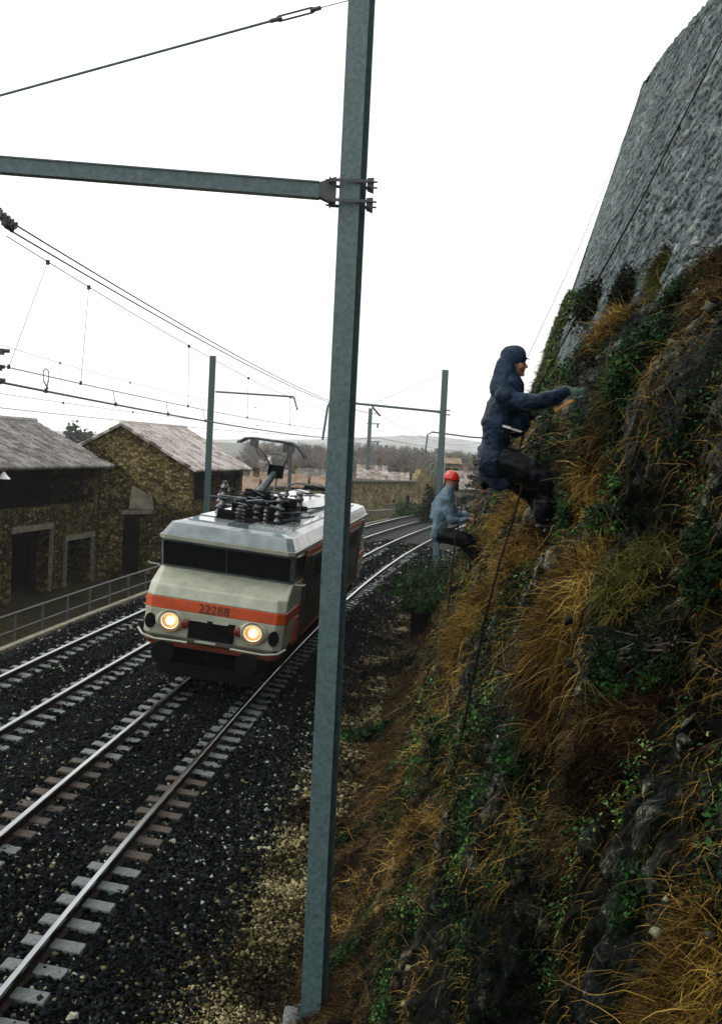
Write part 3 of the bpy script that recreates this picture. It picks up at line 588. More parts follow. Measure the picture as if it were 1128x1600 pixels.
TUFTS = [
 ('grass_tuft', 880, 975, 92, 'straw', 'largest ochre grass tuft, bulging from the middle of the rock face', 9000, .30),
 ('grass_tuft', 905, 905, 60, 'straw', 'ochre grass tuft directly above the largest tuft', 4500, .23),
 ('grass_tuft', 800, 880, 50, 'straw', 'straw tuft below the hooded climber, behind the hanging rope', 4500, None),
 ('grass_tuft', 790, 810, 42, 'straw', 'straw grass right under the hooded climber', 3800, None),
 ('grass_tuft', 940, 765, 48, 'straw', 'golden grass beside the boots of the hooded climber', 3500, .2),
 ('grass_tuft', 735, 975, 58, 'straw', 'ochre grass sweep between the two hanging ropes', 4500, None),
 ('grass_tuft', 860, 1080, 58, 'russet', 'reddish brown stems hanging under the largest grass tuft', 4500, .25),
 ('grass_tuft', 930, 1160, 60, 'russet', 'red-brown tangle of stems low in the middle of the rock', 3500, .2),
 ('grass_tuft', 980, 900, 45, 'olive', 'olive-green strands right of the largest grass tuft', 1300, .2),
   ('grass_tuft', 1108, 480, 38, 'russet', 'brown dead growth at the right edge under the masonry', 3000, None),
 ('grass_tuft', 1075, 1560, 75, 'straw', 'straw tuft spilling in at the bottom right corner', 5000, .14),
 ('grass_tuft', 900, 1280, 70, 'russet', 'brown stems spread across the lower rock', 3500, .15),
 ('grass_tuft', 960, 620, 50, 'olive', 'olive growth just right of the climber\'s gloved hand', 3500, .18),
 ('grass_tuft', 935, 700, 50, 'russet', 'brownish growth between the climber\'s hand and boots', 3500, .18),
 ('grass_tuft', 660, 1300, 32, 'straw', 'tan roots hanging over the brown rock band at the cliff foot', 2200, .25),
 ('plant', 1000, 585, 45, 'leaf', 'bright green leafy plant right of the climber\'s raised hand', 3000, None),
 ('plant', 1072, 472, 30, 'leaf', 'vivid green bush at the foot of the masonry near the right edge', 3000, None),
 ('grass_tuft', 1030, 432, 34, 'olive', 'olive tuft at the masonry foot between the dark bush and the green bush', 2500, .25),
 ('grass_tuft', 1108, 428, 36, 'russet', 'brown grass at the masonry foot in the right corner', 2500, .25),
 ('grass_tuft', 945, 520, 34, 'straw', 'straw grass below the skyline bush under the fortress wall', 2500, .25),
 ('plant', 930, 478, 32, 'leaf', 'green bush on the skyline edge under the fortress wall', 2500, None),
 ('bush', 985, 458, 28, 'dark', 'nearly black round bush growing out of the foot of the masonry', 4500, None),
 ('plant', 955, 1045, 34, 'leaf', 'green sprig hanging at the lower right of the largest grass tuft', 2500, None),
 ('plant', 690, 1160, 34, 'leaf', 'bright green leafy plant over the brown rock band', 1800, None),
 ('plant', 820, 1185, 42, 'leaf', 'leafy green plant low in the middle of the rock face', 2400, None),
 ('plant', 960, 820, 45, 'leaf', 'green leaves right of the hooded climber\'s boots', 2600, None),
 ('plant', 905, 815, 30, 'leaf', 'green leaves right under the hooded climber\'s boots', 1800, None),
 ('plant', 1000, 1410, 30, 'leaf', 'green sprig above the corner straw tuft', 1200, None),
 ('plant', 1110, 880, 34, 'leaf', 'green growth at the right edge beside pale stones', 1800, None),
 ('plant', 545, 1500, 24, 'leaf', 'low green plant on the gravel beside the mast foot', 900, None),
 ('plant', 548, 1315, 18, 'leaf', 'small green plant in the litter right of the near mast', 800, None),
 ('plant', 565, 1160, 26, 'leaf', 'green weed on the gravel edge right of the near mast', 1200, None),
 ('plant', 620, 1050, 20, 'dark', 'dark green weed on the gravel below the trackside cabinet', 1200, None),
 ('bush', 1040, 1010, 45, 'dark', 'dark bush in the hollow right of the largest grass tuft', 3500, None),
]
for i, t in enumerate(TUFTS): tuft(t[0], t[1], t[2], t[3], t[4], t[5], {'grass_tuft': 'grass tuft', 'plant': 'plant', 'bush': 'bush'}[t[0]], t[6], 100+i, 'plants growing on the rock face', t[7])
def wall_growth():
    rng = np.random.default_rng(31); n = 15000; y = rng.uniform(27, 40.1, n); z = rng.uniform(6.3, 10.0, n)
    lim = 7.0+2.9*np.clip((y-27)/6, 0, 1)+1.6*(fbm(y*.6, z*.6, 0*y, 3, 6)-.5)-.5*np.clip((y-37)/3, 0, 1); k = z < lim; y, z = y[k], z[k]
    X, Y, th = tr(s_of_y(y), 6.72+.286*(z-6.2)-.02); P = np.stack([X, y, z], -1); c = np.array([float(X.mean()), 34, 7]); N = np.tile(np.array([-.95, -.2, .28]), (len(P), 1))
    root = empty('wall_growth', c); V, Fq, m = blades(P, N*.6+rng.normal(0, .6, P.shape)+np.array([0, 0, .1]), .26, .011, rng, 1.3, 3)
    cl = fbm(y*1.0, z*1.0, 0*y, 3, 8); link('strands', fastmesh('strands', V-c, Fq, np.repeat(np.clip(rng.beta(2, 2, len(P))*.7+1.8*(cl-.42), 0, 1), m)), m_olive, root)
    k = cl > .5; P2 = P[k]; V, Fq = leaves(P2+N[k]*rng.random((len(P2), 1))*.2, N[k], .04, rng); link('leaves', fastmesh('leaves', V-c, Fq, np.repeat(rng.random(len(P2)), 4)), m_leaf, root)
    tag(root, 'olive mossy growth along the left foot of the fortress wall, against the sky', 'wall plant')
wall_growth()
def longstems():
    rng = np.random.default_rng(77)
    P, N = surf_pts(3200, rng, 2.4, 16, .08, .85, 1.0); D = N*.8+np.array([-.1, -.2, .1])+rng.normal(0, .9, N.shape)
    V, Fq, m = blades(P, D, .10+.022*P[:, 1], .0009*(.4+P[:, 1]*.2), rng, .8, 6)
    o = link('stems', fastmesh('stems', V, Fq, np.repeat(rng.random(len(P)), m)), m_twig); tag(o, 'long pale dead stems arching over the rock face', 'dead stems', kind='stuff')
longstems()

def crown_tree(name, h, r, seed, leafm, n=2600, leaf=.16, conifer=False, bare=False):
    """prototype tree at origin: tapered trunk with limbs, crown of small leaves in clumps"""
    rng = np.random.default_rng(seed); root = empty(name); mb = MB()
    mb.tube([(0, 0, -.3), (r*.03, 0, h*.3), (-r*.03, r*.02, h*.6), (0, 0, h*.96)], [h*.022, h*.017, h*.010, h*.003], 7)
    tips = []
    for i in range(26 if not conifer else 60):
        z0 = h*(rng.uniform(.25, .85) if not conifer else rng.uniform(.08, .97)); a = rng.uniform(0, 2*PI)
        ln = r*(rng.uniform(.6, 1.05) if not conifer else 1.05*(1-z0/h)+.05); e = rng.uniform(.2, .9) if not conifer else -.1
        p1 = Vector((math.cos(a)*ln, math.sin(a)*ln, z0+ln*e)); p1.z = min(p1.z, h); mid = Vector((p1.x*.5, p1.y*.5, z0+ln*e*.6))
        mb.tube([(0, 0, z0), mid, p1], [h*.007, h*.004, h*.0015], 4); tips.append((p1, mid))
    mb.build('trunk', m_bark, root); ALLCH[root.name] = []
    P = []
    for p1, mid in tips:
        for q, sc in ((p1, .26), (mid, .3)):
            k = n//(len(tips)*2); s_ = r*sc if not conifer else r*.10+.05*(h-q.z)
            P.append(np.array(q)+rng.normal(0, s_*.55, (k, 3))*np.array([1, 1, .7 if not conifer else .25]))
    P = np.concatenate(P); N = rng.normal(size=P.shape); cl = fbm(P[:, 0]*2.4/r, P[:, 1]*2.4/r, P[:, 2]*2.4/r, 3, seed); k = cl > .40; P, N, cl = P[k], N[k], cl[k]
    if bare:
        V, Fq, m = blades(P, np.concatenate([P[:, :2], np.full((len(P), 1), h*.2)], 1)+rng.normal(0, r*.4, P.shape), r*.30, leaf*.10, rng, -.2, 3); T = np.repeat(rng.random(len(P))*.7, m)
    else: V, Fq = leaves(P, N, leaf, rng, .7); T = np.repeat(np.clip(.2+(cl-.35)*1.2+.3*(rng.random(len(P))-.5), 0, 1), 4)
    link('crown', fastmesh('crown', V, Fq, T), leafm, root)
    return root
def kids(o): return [c for c in bpy.data.objects if c.parent == o]
def dup(o, loc, rz=0, sc=1, label=None, group=None, cat=None, ks=None):
    r = o.copy(); COL.objects.link(r); r.location = loc; r.rotation_euler = (0, 0, rz); r.scale = (sc, sc, sc) if np.isscalar(sc) else sc
    for c in ks: d = c.copy(); COL.objects.link(d); d.parent = r
    tag(r, label, cat, group); return r
def far_trees():
    m_fb = Mtone('hazed_winter_twigs', [(0, (.09, .08, .075)), (.5, (.17, .155, .14)), (1, (.26, .24, .20))], .8, .2, 3, .3)  # twigs and olive leaves paled, distance haze mixed into their colour
    m_fo = Mtone('hazed_olive_leaf', [(0, (.05, .06, .045)), (.5, (.12, .13, .095)), (1, (.22, .22, .16))], .7, .2, 3, .3)
    m_fc = Mtone('conifer_needles', [(0, (.02, .03, .022)), (.5, (.055, .075, .055)), (1, (.12, .15, .10))], .7, .2, 3, .3)
    A = crown_tree('tree', 9, 3.8, 1, m_fo, 3800, .22); B = crown_tree('tree', 9, 4.0, 2, m_fb, 5200, .5, bare=True); C = crown_tree('pine_tree', 9, 2.0, 3, m_fc, 4200, .16, conifer=True)
    kA, kB, kC = kids(A), kids(B), kids(C); rng = random.Random(4); used = set()
    def place(proto, ks, px, Y, ztop, label, cat, group=None, base=-4.2, wid=1):
        x = at(px, 700, Y=Y).x; sc = (ztop-base)/11.6
        loc = (x, Y, base); key = proto.name
        if key not in used:
            used.add(key); proto.location = loc; proto.scale = (sc*wid, sc*wid, sc); proto.rotation_euler = (0, 0, rng.uniform(0, 6)); tag(proto, label, cat, group); return
        dup(proto, loc, rng.uniform(0, 6), (sc*wid, sc*wid, sc), label, group, cat, ks)
    G = 'trees of the hazy wood behind the village'
    k = 0
    for row, (Y0, zt) in enumerate(((190, 4.6), (240, 5.4), (310, 6.6), (400, 8.2))):
        for i in range(15):
            px = 385+i*27+rng.uniform(-9, 9)+row*6; Y = Y0+rng.uniform(-12, 12); kind = rng.random()
            if 590 < px < 640 and row < 2: continue
            zz = zt+rng.uniform(-1.4, 1.0)
            if kind < .5: place(A, kA, px, Y, zz, 'dull olive tree in the hazy wood behind the village roofs', 'tree', 'olive trees in the far wood', wid=1.1)
            else: place(B, kB, px, Y, zz, 'bare brownish winter tree in the hazy wood behind the village roofs', 'tree', 'bare trees in the far wood', wid=1.1)
    for i, (px, zt) in enumerate(((113, 11.8), (119, 10.0), (125, 10.6), (131, 9.8), (137, 10.2), (143, 9.4), (149, 9.6), (106, 10.6), (62, 10.2), (155, 8.8))):
        place(C, kC, px, 190+rng.uniform(-8, 8), zt, 'hazy pointed conifer showing between the two stone houses on the left', 'tree', 'conifers between the left houses', wid=1.0)
    for px, Y, zt, w in ((752, 75, 7.6, 1.0), (766, 78, 7.4, 1.1), (780, 74, 7.2, 1.1)):
        place(C, kC, px, Y, zt, 'dark green conifer behind the back of the hooded climber', 'tree', 'conifers behind the climber', base=-.6, wid=w)
    place(B, kB, 640, 150, 6.2, 'round bare bush-like tree with dark twigs above the ochre wall', 'tree', base=-3, wid=.8)
    place(A, kA, 622, 150, 2.0, 'low green tree beside the ivy-covered ruin', 'tree', base=-2, wid=1.0)
    for px, Y, zt in ((395, 150, 2.8), (432, 160, 3.0), (520, 150, 3.0), (560, 150, 3.0), (705, 170, 3.6), (725, 180, 4.0), (690, 195, 4.2)):
        place(A if px % 2 else B, kA if px % 2 else kB, px, Y, zt, 'small hazy tree standing among the village houses', 'tree', 'trees among the village houses', base=-4)
far_trees()
def shrubs():
    rng = np.random.default_rng(9)
    def shrub(x, y, z, r, h, mt, label, n=3000, leaf=.05, seed=1, group=None):
        rg = np.random.default_rng(seed); root = empty('shrub', (x, y, z)); u = rg.normal(size=(n, 3)); u /= np.linalg.norm(u, axis=1)[:, None]; u[:, 2] = abs(u[:, 2])
        rad = rg.random((n, 1))**.6; P = u*rad*np.array([r, r, h])*(0.25+1.3*fbm(u[:, 0]*2+seed, u[:, 1]*2, u[:, 2]*2, 2, seed))[:, None]
        cl = fbm(P[:, 0]*3, P[:, 1]*3, P[:, 2]*3, 3, seed); k = cl > .42; P, cl, u = P[k], cl[k], u[k]
        V, Fq = leaves(P, u, leaf, rg, .6); link('foliage', fastmesh('foliage', V, Fq, np.repeat(np.clip(.2+(cl-.35)*1.3+.3*(rg.random(len(P))-.5), 0, 1), 4)), mt, root)
        mb = MB()
        for i in range(14): a = rg.uniform(0, 6.3); mb.tube([(0, 0, -.1), (math.cos(a)*r*.3, math.sin(a)*r*.3, h*.4), (math.cos(a)*r*.6, math.sin(a)*r*.6, h*.75)], [.018, .012, .006], 4)
        mb.build('stem', m_bark, root); tag(root, label, 'shrub', group)
    spots = [(652, 893, 46, 1.0, .75), (622, 908, 44, .8, .5), (668, 908, 42, 1.0, .8), (692, 893, 44, 1.1, 1.0), (718, 880, 46, 1.1, 1.0), (655, 935, 37, .7, .5), (692, 935, 36, .9, .8), (738, 868, 42, 1.0, 1.0)]
    names = ['green shrub at the ballast edge below the red-helmeted climber, leftmost of its row', 'low green shrub creeping onto the ballast at the outer tip of the row', 'green shrub just left of the foot of the mast behind the red-helmeted climber', 'green shrub covering the foot of the mast behind the red-helmeted climber', 'green shrub under the knees of the red-helmeted climber', 'small green shrub directly above the black trackside cabinet', 'leafy shrub right of the trackside cabinet', 'green shrub beside the boots of the red-helmeted climber']
    for i, (px, py, Y, r, h) in enumerate(spots):
        p = at(px, py+16, Y=Y); p.z = max(p.z, -.6); shrub(p.x, p.y, p.z-.05, r, h, m_leaf if i != 4 else m_olive, names[i], 2600, .045, 20+i, 'shrubs at the foot of the rock')
    # ivy on the ruin
    for (px, py, Y, r, h, lb) in ((672, 790, 97, .9, 3.2, 'dark ivy column climbing the right side of the ruined ochre wall'), (640, 770, 101, 1.5, 1.7, 'dark green bush in front of the ruined gable')):
        p = at(px, py, Y=Y); shrub(p.x, p.y, -.6, r, h, m_leafd if 'ivy' in lb else m_leaf, lb, 3600, .10, 60+px)
shrubs()
print('veg done')

# ------------------------------------------------------------------ overhead line: masts, arms, wires
def hcol(mb, base, top, fw, dp, ang, tf=.016):
    """H-section column from base to top; flanges face +-y before turning by ang"""
    R = Matrix.Rotation(ang, 3, 'Z'); a = Vector(base); b = Vector(top); L = (b-a).length; ax = (b-a)/L
    c = (a+b)/2
    for s in (-1, 1): mb.box(c+R @ Vector((0, s*(dp/2-tf/2), 0)), (fw, tf, L), R)
    mb.box(c, (tf*.8, dp-2*tf-.004, L), R)
def mast_near():
    base = at(490, 1590, Y=12); base.z = -.75; top = Vector((-.232, 12, 10.6)); base.x = -.232
    root = empty('catenary_mast', base); tag(root, 'nearest green-grey steel mast, rising the full height of the view with a long arm', 'catenary mast')
    o = base
    mb = MB(); hcol(mb, (0, 0, 0), top-o, .213, .20, -.30); mb.build('column', m_mast, root, bevel=.004)
    mb = MB(); mb.box((0, 0, .08), (.62, .62, .34)); mb.build('footing', m_conc, root, bevel=.03); mb = MB(); mb.box((0, 0, .262), (.42, .42, .02))
    for bx in (-.15, .15):
        for by in (-.15, .15): mb.tube([(bx, by, .26), (bx, by, .33)], .018, 6)
    mb.build('base_plate', m_wire, root)
    aL = at(525, 300, Y=12)-o; aR = at(0, 258, Y=12)-o; d = (aR-aL).normalized(); far = aL+d*(6.9)
    mb = MB(); mb.beam(aL+d*.16, far, .12, .135); mb.beam(aL+d*.16+Vector((0, 0, .072)), far+Vector((0, 0, .072)), .15, .014); mb.beam(aL+d*.16-Vector((0, 0, .072)), far-Vector((0, 0, .072)), .15, .014)
    arm = mb.build('arm', m_mast, root)
    mb = MB(); mb.loft([[aL+d*.16+Vector((0, y, z)) for y, z in ((-.07, -.07), (.07, -.07), (.07, .07), (-.07, .07))], [aL+Vector((.0, y, z)) for y, z in ((-.09, -.13), (.09, -.13), (.09, .13), (-.09, .13))]])
    for dz in (-.105, .085):
        mb.box(aL+Vector((.13, -.152, dz)), (.36, .012, .03)); mb.box(aL+Vector((.13, .152, dz)), (.36, .012, .03)); mb.box(aL+Vector((-.06, 0, dz)), (.014, .33, .05))
        mb.loft([[aL+Vector((.30, y, dz+z)) for y, z in ((-.12, -.04), (.12, -.04), (.12, .04), (-.12, .04))], [aL+Vector((.365, y, dz+z)) for y, z in ((-.12, -.065), (.12, -.065), (.12, .045), (-.12, .045))]])
        for y in (-.13, .13): mb.tube([aL+Vector((-.10, y, dz)), aL+Vector((.40, y, dz))], .010, 6)
    mb.build('clamp', m_wire, root)
    t0 = at(548, 0, Y=12)-o; t1 = at(0, 150, Y=12)-o; dd = (t1-t0).normalized(); end = t0+dd*6.2
    p1 = at(494, 14, Y=12)-o; p2 = at(430, 31, Y=12)-o
    mb = MB(); mb.tube([t0-dd*.05, p1], .005, 6); mb.tube([p2, end], .013, 8); ti = mb.build('tie_rod', m_mast, root)
    u = Vector((-dd.z, 0, dd.x)); mb = MB()
    for s in (-1, 1): mb.tube([p1+u*.004*s, p1+dd*.04+u*.024*s, p2-dd*.04+u*.024*s, p2+u*.004*s], .010, 6)
    mb.tube([p1-dd*.05, p1+dd*.06], .022, 8); mb.tube([p2-dd*.07, p2+dd*.05], .022, 8); mb.build('turnbuckle', m_wire, ti)
    mb = MB(); mb.insulator((t0+Vector((-.02, 0, .02))), t0+Vector((.12, 0, .05)), .03); mb.build('tie_anchor', m_wire, root)
mast_near()
def mast3():
    Y = 59; b = at(680, 880, Y=Y); t = at(697, 578, Y=Y); root = empty('catenary_mast', (b.x, Y, -.5)); o = Vector((b.x, Y, -.5))
    tag(root, 'tall steel mast behind the red-helmeted climber, its arm reaching left over the tracks', 'catenary mast', 'catenary masts along the line')
    mb = MB(); hcol(mb, (0, 0, 0), (0, 0, t.z+.5), .27, .26, -.25); mb.build('column', m_mast, root)
    a = at(692, 644, Y=Y)-o; c = at(522, 627, Y=Y)-o; c2 = at(515, 629, Y=Y)-o; c3 = at(512, 636, Y=Y)-o; e = at(504, 687, Y=Y)-o
    mb = MB(); mb.tube([a, c, c2, c3, e], .058, 8); mb.build('arm', m_mast, root)
    mb = MB(); mb.tube([a+Vector((-.35, 0, .01)), a+Vector((.15, 0, 0))], [.05, .14], 8); mb.box(a+Vector((.16, 0, .1)), (.36, .34, .05)); mb.box(a+Vector((.16, 0, -.12)), (.36, .34, .05)); mb.build('clamp', m_mast, root)
    h = at(582, 632, Y=Y)-o; i2 = at(594, 650, Y=Y)-o
    mb = MB(); mb.tube([h, h+Vector((0, 0, -.15))], .03, 6); mb.insulator(h+Vector((0, 0, -.12)), i2, .07, 5); mb.build('insulator', m_insul, root)
    mb = MB(); mb.tube([at(695, 582, Y=Y)-o, at(590, 628, Y=Y)-o], .010, 5); mb.build('tie_rod', m_mast, root)
mast3()
def mastL():
    Y = 59; t = at(333, 556, Y=Y); o = Vector((t.x, Y, -1.0)); root = empty('catenary_mast', o)
    tag(root, 'steel mast with thin arm standing before the stone house, behind the train roof', 'catenary mast', 'catenary masts along the line')
    mb = MB(); hcol(mb, (0, 0, 0), (0, 0, t.z+1.0), .27, .26, .3); mb.build('column', m_mast, root)
    a = at(337, 612, Y=Y)-o; b = at(459, 620, Y=Y)-o
    mb = MB(); mb.tube([a, b], .045, 8); mb.build('arm', m_mast, root)
    mb = MB(); mb.insulator(b, at(465, 641, Y=Y)-o, .05, 4); mb.build('insulator', m_insul, root)
mastL()
def mast4():
    Y = 134; t = at(579, 638, Y=Y); o = Vector((t.x, Y, -3)); root = empty('catenary_mast', o)
    tag(root, 'distant slim mast behind the long ochre wall, just right of the near mast', 'catenary mast', 'catenary masts along the line')
    mb = MB(); mb.box((0, 0, (t.z+3)/2), (.42, .34, t.z+3)); mb.box((0, -.2, t.z*.5+2.2), (.26, .06, t.z+1)); mb.build('column', m_mast, root)
    mb = MB()
    for py in (690, 662): a = at(573, py, Y=Y)-o; mb.tube([a, a+Vector((1.5, 0, .05))], .06, 5); mb.insulator(a+Vector((1.2, 0, .1)), a+Vector((1.2, 0, -.4)), .14, 3)
    mb.build('arm', m_mast, root)
mast4()
def mast5():
    Y = 106; xm = at(830, 690, Y=Y).x; o = Vector((xm, Y, -.6)); root = empty('catenary_mast', o)
    tag(root, 'distant mast hidden by the hooded climber, its bent tube arm hanging over the far curve', 'catenary mast', 'catenary masts along the line')
    mb = MB(); mb.box((0, 0, 4.6), (.27, .26, 9.2)); mb.build('column', m_mast, root)
    mb = MB(); mb.tube([at(828, 689, Y=Y)-o, at(735, 683, Y=Y)-o, at(675, 675, Y=Y)-o, at(668, 679, Y=Y)-o, at(664, 709, Y=Y)-o], .08, 6); mb.build('arm', m_mast, root)
mast5()
pp = at(455, 692, Y=84); mb = MB(); mb.tube([(pp.x, 84, -2), (pp.x, 84, pp.z)], .13, 8); mb.box((pp.x, 84, pp.z-.1), (.34, .3, .12)); tag(mb.build('pole', m_wire), 'thin dark pole standing behind the pantograph of the train', 'pole')
def wire(name, label, spans, r, group, n=40):
    pts = []
    for (a, b, sag) in spans:
        a, b = Vector(a), Vector(b)
        for i in range(n+1):
            t = i/n; p = a.lerp(b, t); p.z -= sag*4*t*(1-t); pts.append(p)
    mb = MB(); mb.tube(pts, r, 5); return tag(mb.build(name, m_wire), label, 'wire', group)
A0 = at(8, 341, Y=12); B0 = at(590, 646, Y=59); C0 = Vector((10.6, 106, 6.6))
def lerp(a, b, sag, t): p = a.lerp(b, t); p.z -= sag*4*t*(1-t); return p
GW = 'overhead line wires'
A0b = A0-Vector((0, 60, 0)); A0b = Vector((-6.5, -30, 7.35))
for k, dz in enumerate((0, -.085)):
    wire('messenger_wire', ('upper' if k == 0 else 'second')+' of the twin wires running from the clump of fittings at the left edge', [(A0+Vector((0, 0, dz)), B0+Vector((0, 0, dz*.4)), .40+.0*k), (B0, C0, .9)], .0095, GW)
wire('messenger_wire', 'slim lowest strand just under the twin wires, carrying the dropper clamps', [(A0+Vector((0.02, 0, -.17)), B0+Vector((0, 0, -.10)), .62)], .0055, GW)
MX = [(A0b, A0, .5)]
wire('messenger_wire', 'overhead wire end running back over the camera from the fittings at the left edge', MX, .0095, GW)
X0p = at(0, 571, Y=12); X1p = at(592, 672, Y=59); T0p = at(0, 597, Y=12); T1p = at(592, 684, Y=59)
wire('auxiliary_wire', 'overhead wire just above the thick contact wire over the nearer track', [(X0p+(X0p-X1p)*.3, X0p, 0), (X0p, X1p, .26), (X1p, (10.6, 106, 5.9), .25)], .006, GW)
wire('contact_wire', 'thick black contact wire that the pantograph of the train touches', [(T0p+(T0p-T1p)*.3, T0p, 0), (T0p, T1p, .24), (T1p, (10.6, 106, 5.4), .15)], .0125, GW)
L0 = Vector((-7.9, 12, 7.35)); L1 = at(464, 640, Y=59); La1 = at(466, 668, Y=59); Lc1 = at(466, 680, Y=59)
wire('messenger_wire', 'faint upper wire of the far track, crossing the sky above the left houses', [(L0, L1, .55), (L1, (6.9, 106, 6.6), .9)], .005, GW)
wire('auxiliary_wire', 'faint middle wire of the far track above the left roof', [((-7.8, 12, 6.1), La1, .2), (La1, (6.9, 106, 5.9), .2)], .005, GW)
wire('contact_wire', 'lowest wire of the far track, just above the left roof ridge', [((-7.8, 12, 5.78), Lc1, .1), (Lc1, (6.9, 106, 5.4), .1)], .007, GW)
def tat(px, S0, S1):  # parameter on a span whose image column is px
    best = min(range(401), key=lambda i: abs(_col(S0.lerp(S1, i/400))-px)); return best/400
def _col(p):
    d = p-Vector((0, 0, CAM_Z)); return 564+F_PX*d.dot(_R)/d.dot(_F)
def droppers():
    Lo0 = A0+Vector((.02, 0, -.17)); Lo1 = B0+Vector((0, 0, -.10))
    for i, (pt, pb, fr) in enumerate(((78, 12, 1), (139, 129, 1), (298, 296, 1), (390, 388, 1), (455, 454, 1))):
        p = lerp(Lo0, Lo1, .62, tat(pt, Lo0, Lo1)); q = lerp(X0p, X1p, .26, tat(max(pb, 12), X0p, X1p))
        mb = MB(); mb.tube([p, q], .0035, 4); mb.tube([p+Vector((0, 0, -.03)), p+Vector((0, 0, .02))], .022, 6); mb.tube([q+Vector((0, 0, -.015)), q+Vector((0, 0, .03))], .016, 6)
        tag(mb.build('dropper', m_wire), ['slanting dropper wire with its clamp nearest the left edge', 'long upright dropper wire second from the left edge', 'third dropper wire from the left, above the far house ridge', 'short dropper clamp on the wires left of the near mast', 'last dropper clamp before the near mast'][i], 'dropper', 'droppers of the overhead line')
    for i, px in enumerate((72, 177, 261, 318)):
        p = lerp(X0p, X1p, .26, tat(px, X0p, X1p)); q = lerp(T0p, T1p, .24, tat(px+3, T0p, T1p)); mb = MB()
        if i == 0: mb.tube([q, p+Vector((.03, 0, -.05)), p+Vector((.03, 0, .05)), p+Vector((.0, 0, .08)), p+Vector((-.03, 0, .05)), p+Vector((-.02, 0, -.06)), q+Vector((0, .1, .03))], .007, 5)
        else: mb.tube([p, q], .004, 4)
        mb.tube([q-Vector((0, 0, .02)), q+Vector((0, 0, .03))], .018, 6); tag(mb.build('dropper', m_wire), ['looped clip joining the two lower wires near the left edge', 'first short dropper between the two lower wires, right of the loop', 'second short dropper between the two lower wires', 'short dropper between the lower wires just left of the second mast'][i], 'dropper', 'droppers of the overhead line')
    for i, px in enumerate((96, 206, 330, 400)):
        S0, S1 = L0, L1; p = lerp(S0, S1, .55, tat(px, S0, S1)); q = Vector((-7.8, 12, 6.1)).lerp(La1, (p.y-12)/47); q.z -= .2*4*((p.y-12)/47)*(1-(p.y-12)/47)
        mb = MB(); mb.tube([p, q], .003, 4); mb.tube([p-Vector((0, 0, .03)), p+Vector((0, 0, .02))], .02, 5); mb.tube([q-Vector((0, 0, .03)), q+Vector((0, 0, .02))], .02, 5)
        tag(mb.build('dropper', m_wire), 'faint dropper of the far track, number %s from the left' % ['one', 'two', 'three', 'four'][i], 'dropper', 'droppers of the far track')
droppers()
def fittings():
    p = A0; root = empty('wire_clamp', p); tag(root, 'black clump of insulator and clamp where the twin wires start at the left edge', 'wire clamp')
    mb = MB(); mb.insulator((-.06, -.05, .05), (.07, .15, -.06), .055, 5); mb.build('insulator', m_insul, root)
    mb = MB(); mb.box((.0, .05, -.02), (.05, .16, .10)); mb.tube([(-.06, 0, .04), (-.05, 0, .10)], .02, 6); mb.tube([(.02, 0, -.06), (.05, .1, -.10)], .025, 6); mb.tube([(-.06, -.05, .05), (-.4, -.2, .45)], .02, 6); mb.build('clamp', m_wire, root)
    for (px, py, w, lb) in ((6, 548, .10, 'small black fitting at the left edge, upper of the pair'), (3, 573, .05, 'small black clip at the left edge on the upper wire'), (3, 594, .06, 'small black clamp at the left edge on the thick wire')):
        q = at(px, py, Y=12); mb = MB(); mb.tube([q-Vector((w, 0, 0)), q+Vector((w*.6, 0, 0))], .020, 8); mb.tube([q-Vector((.3, 0, -.02)), q-Vector((w, 0, 0))], .014, 6); mb.box(q+Vector((-w*.2, 0, -.01)), (w*.5, .05, .06)); tag(mb.build('wire_fitting', m_wire), lb, 'fitting')
fittings()

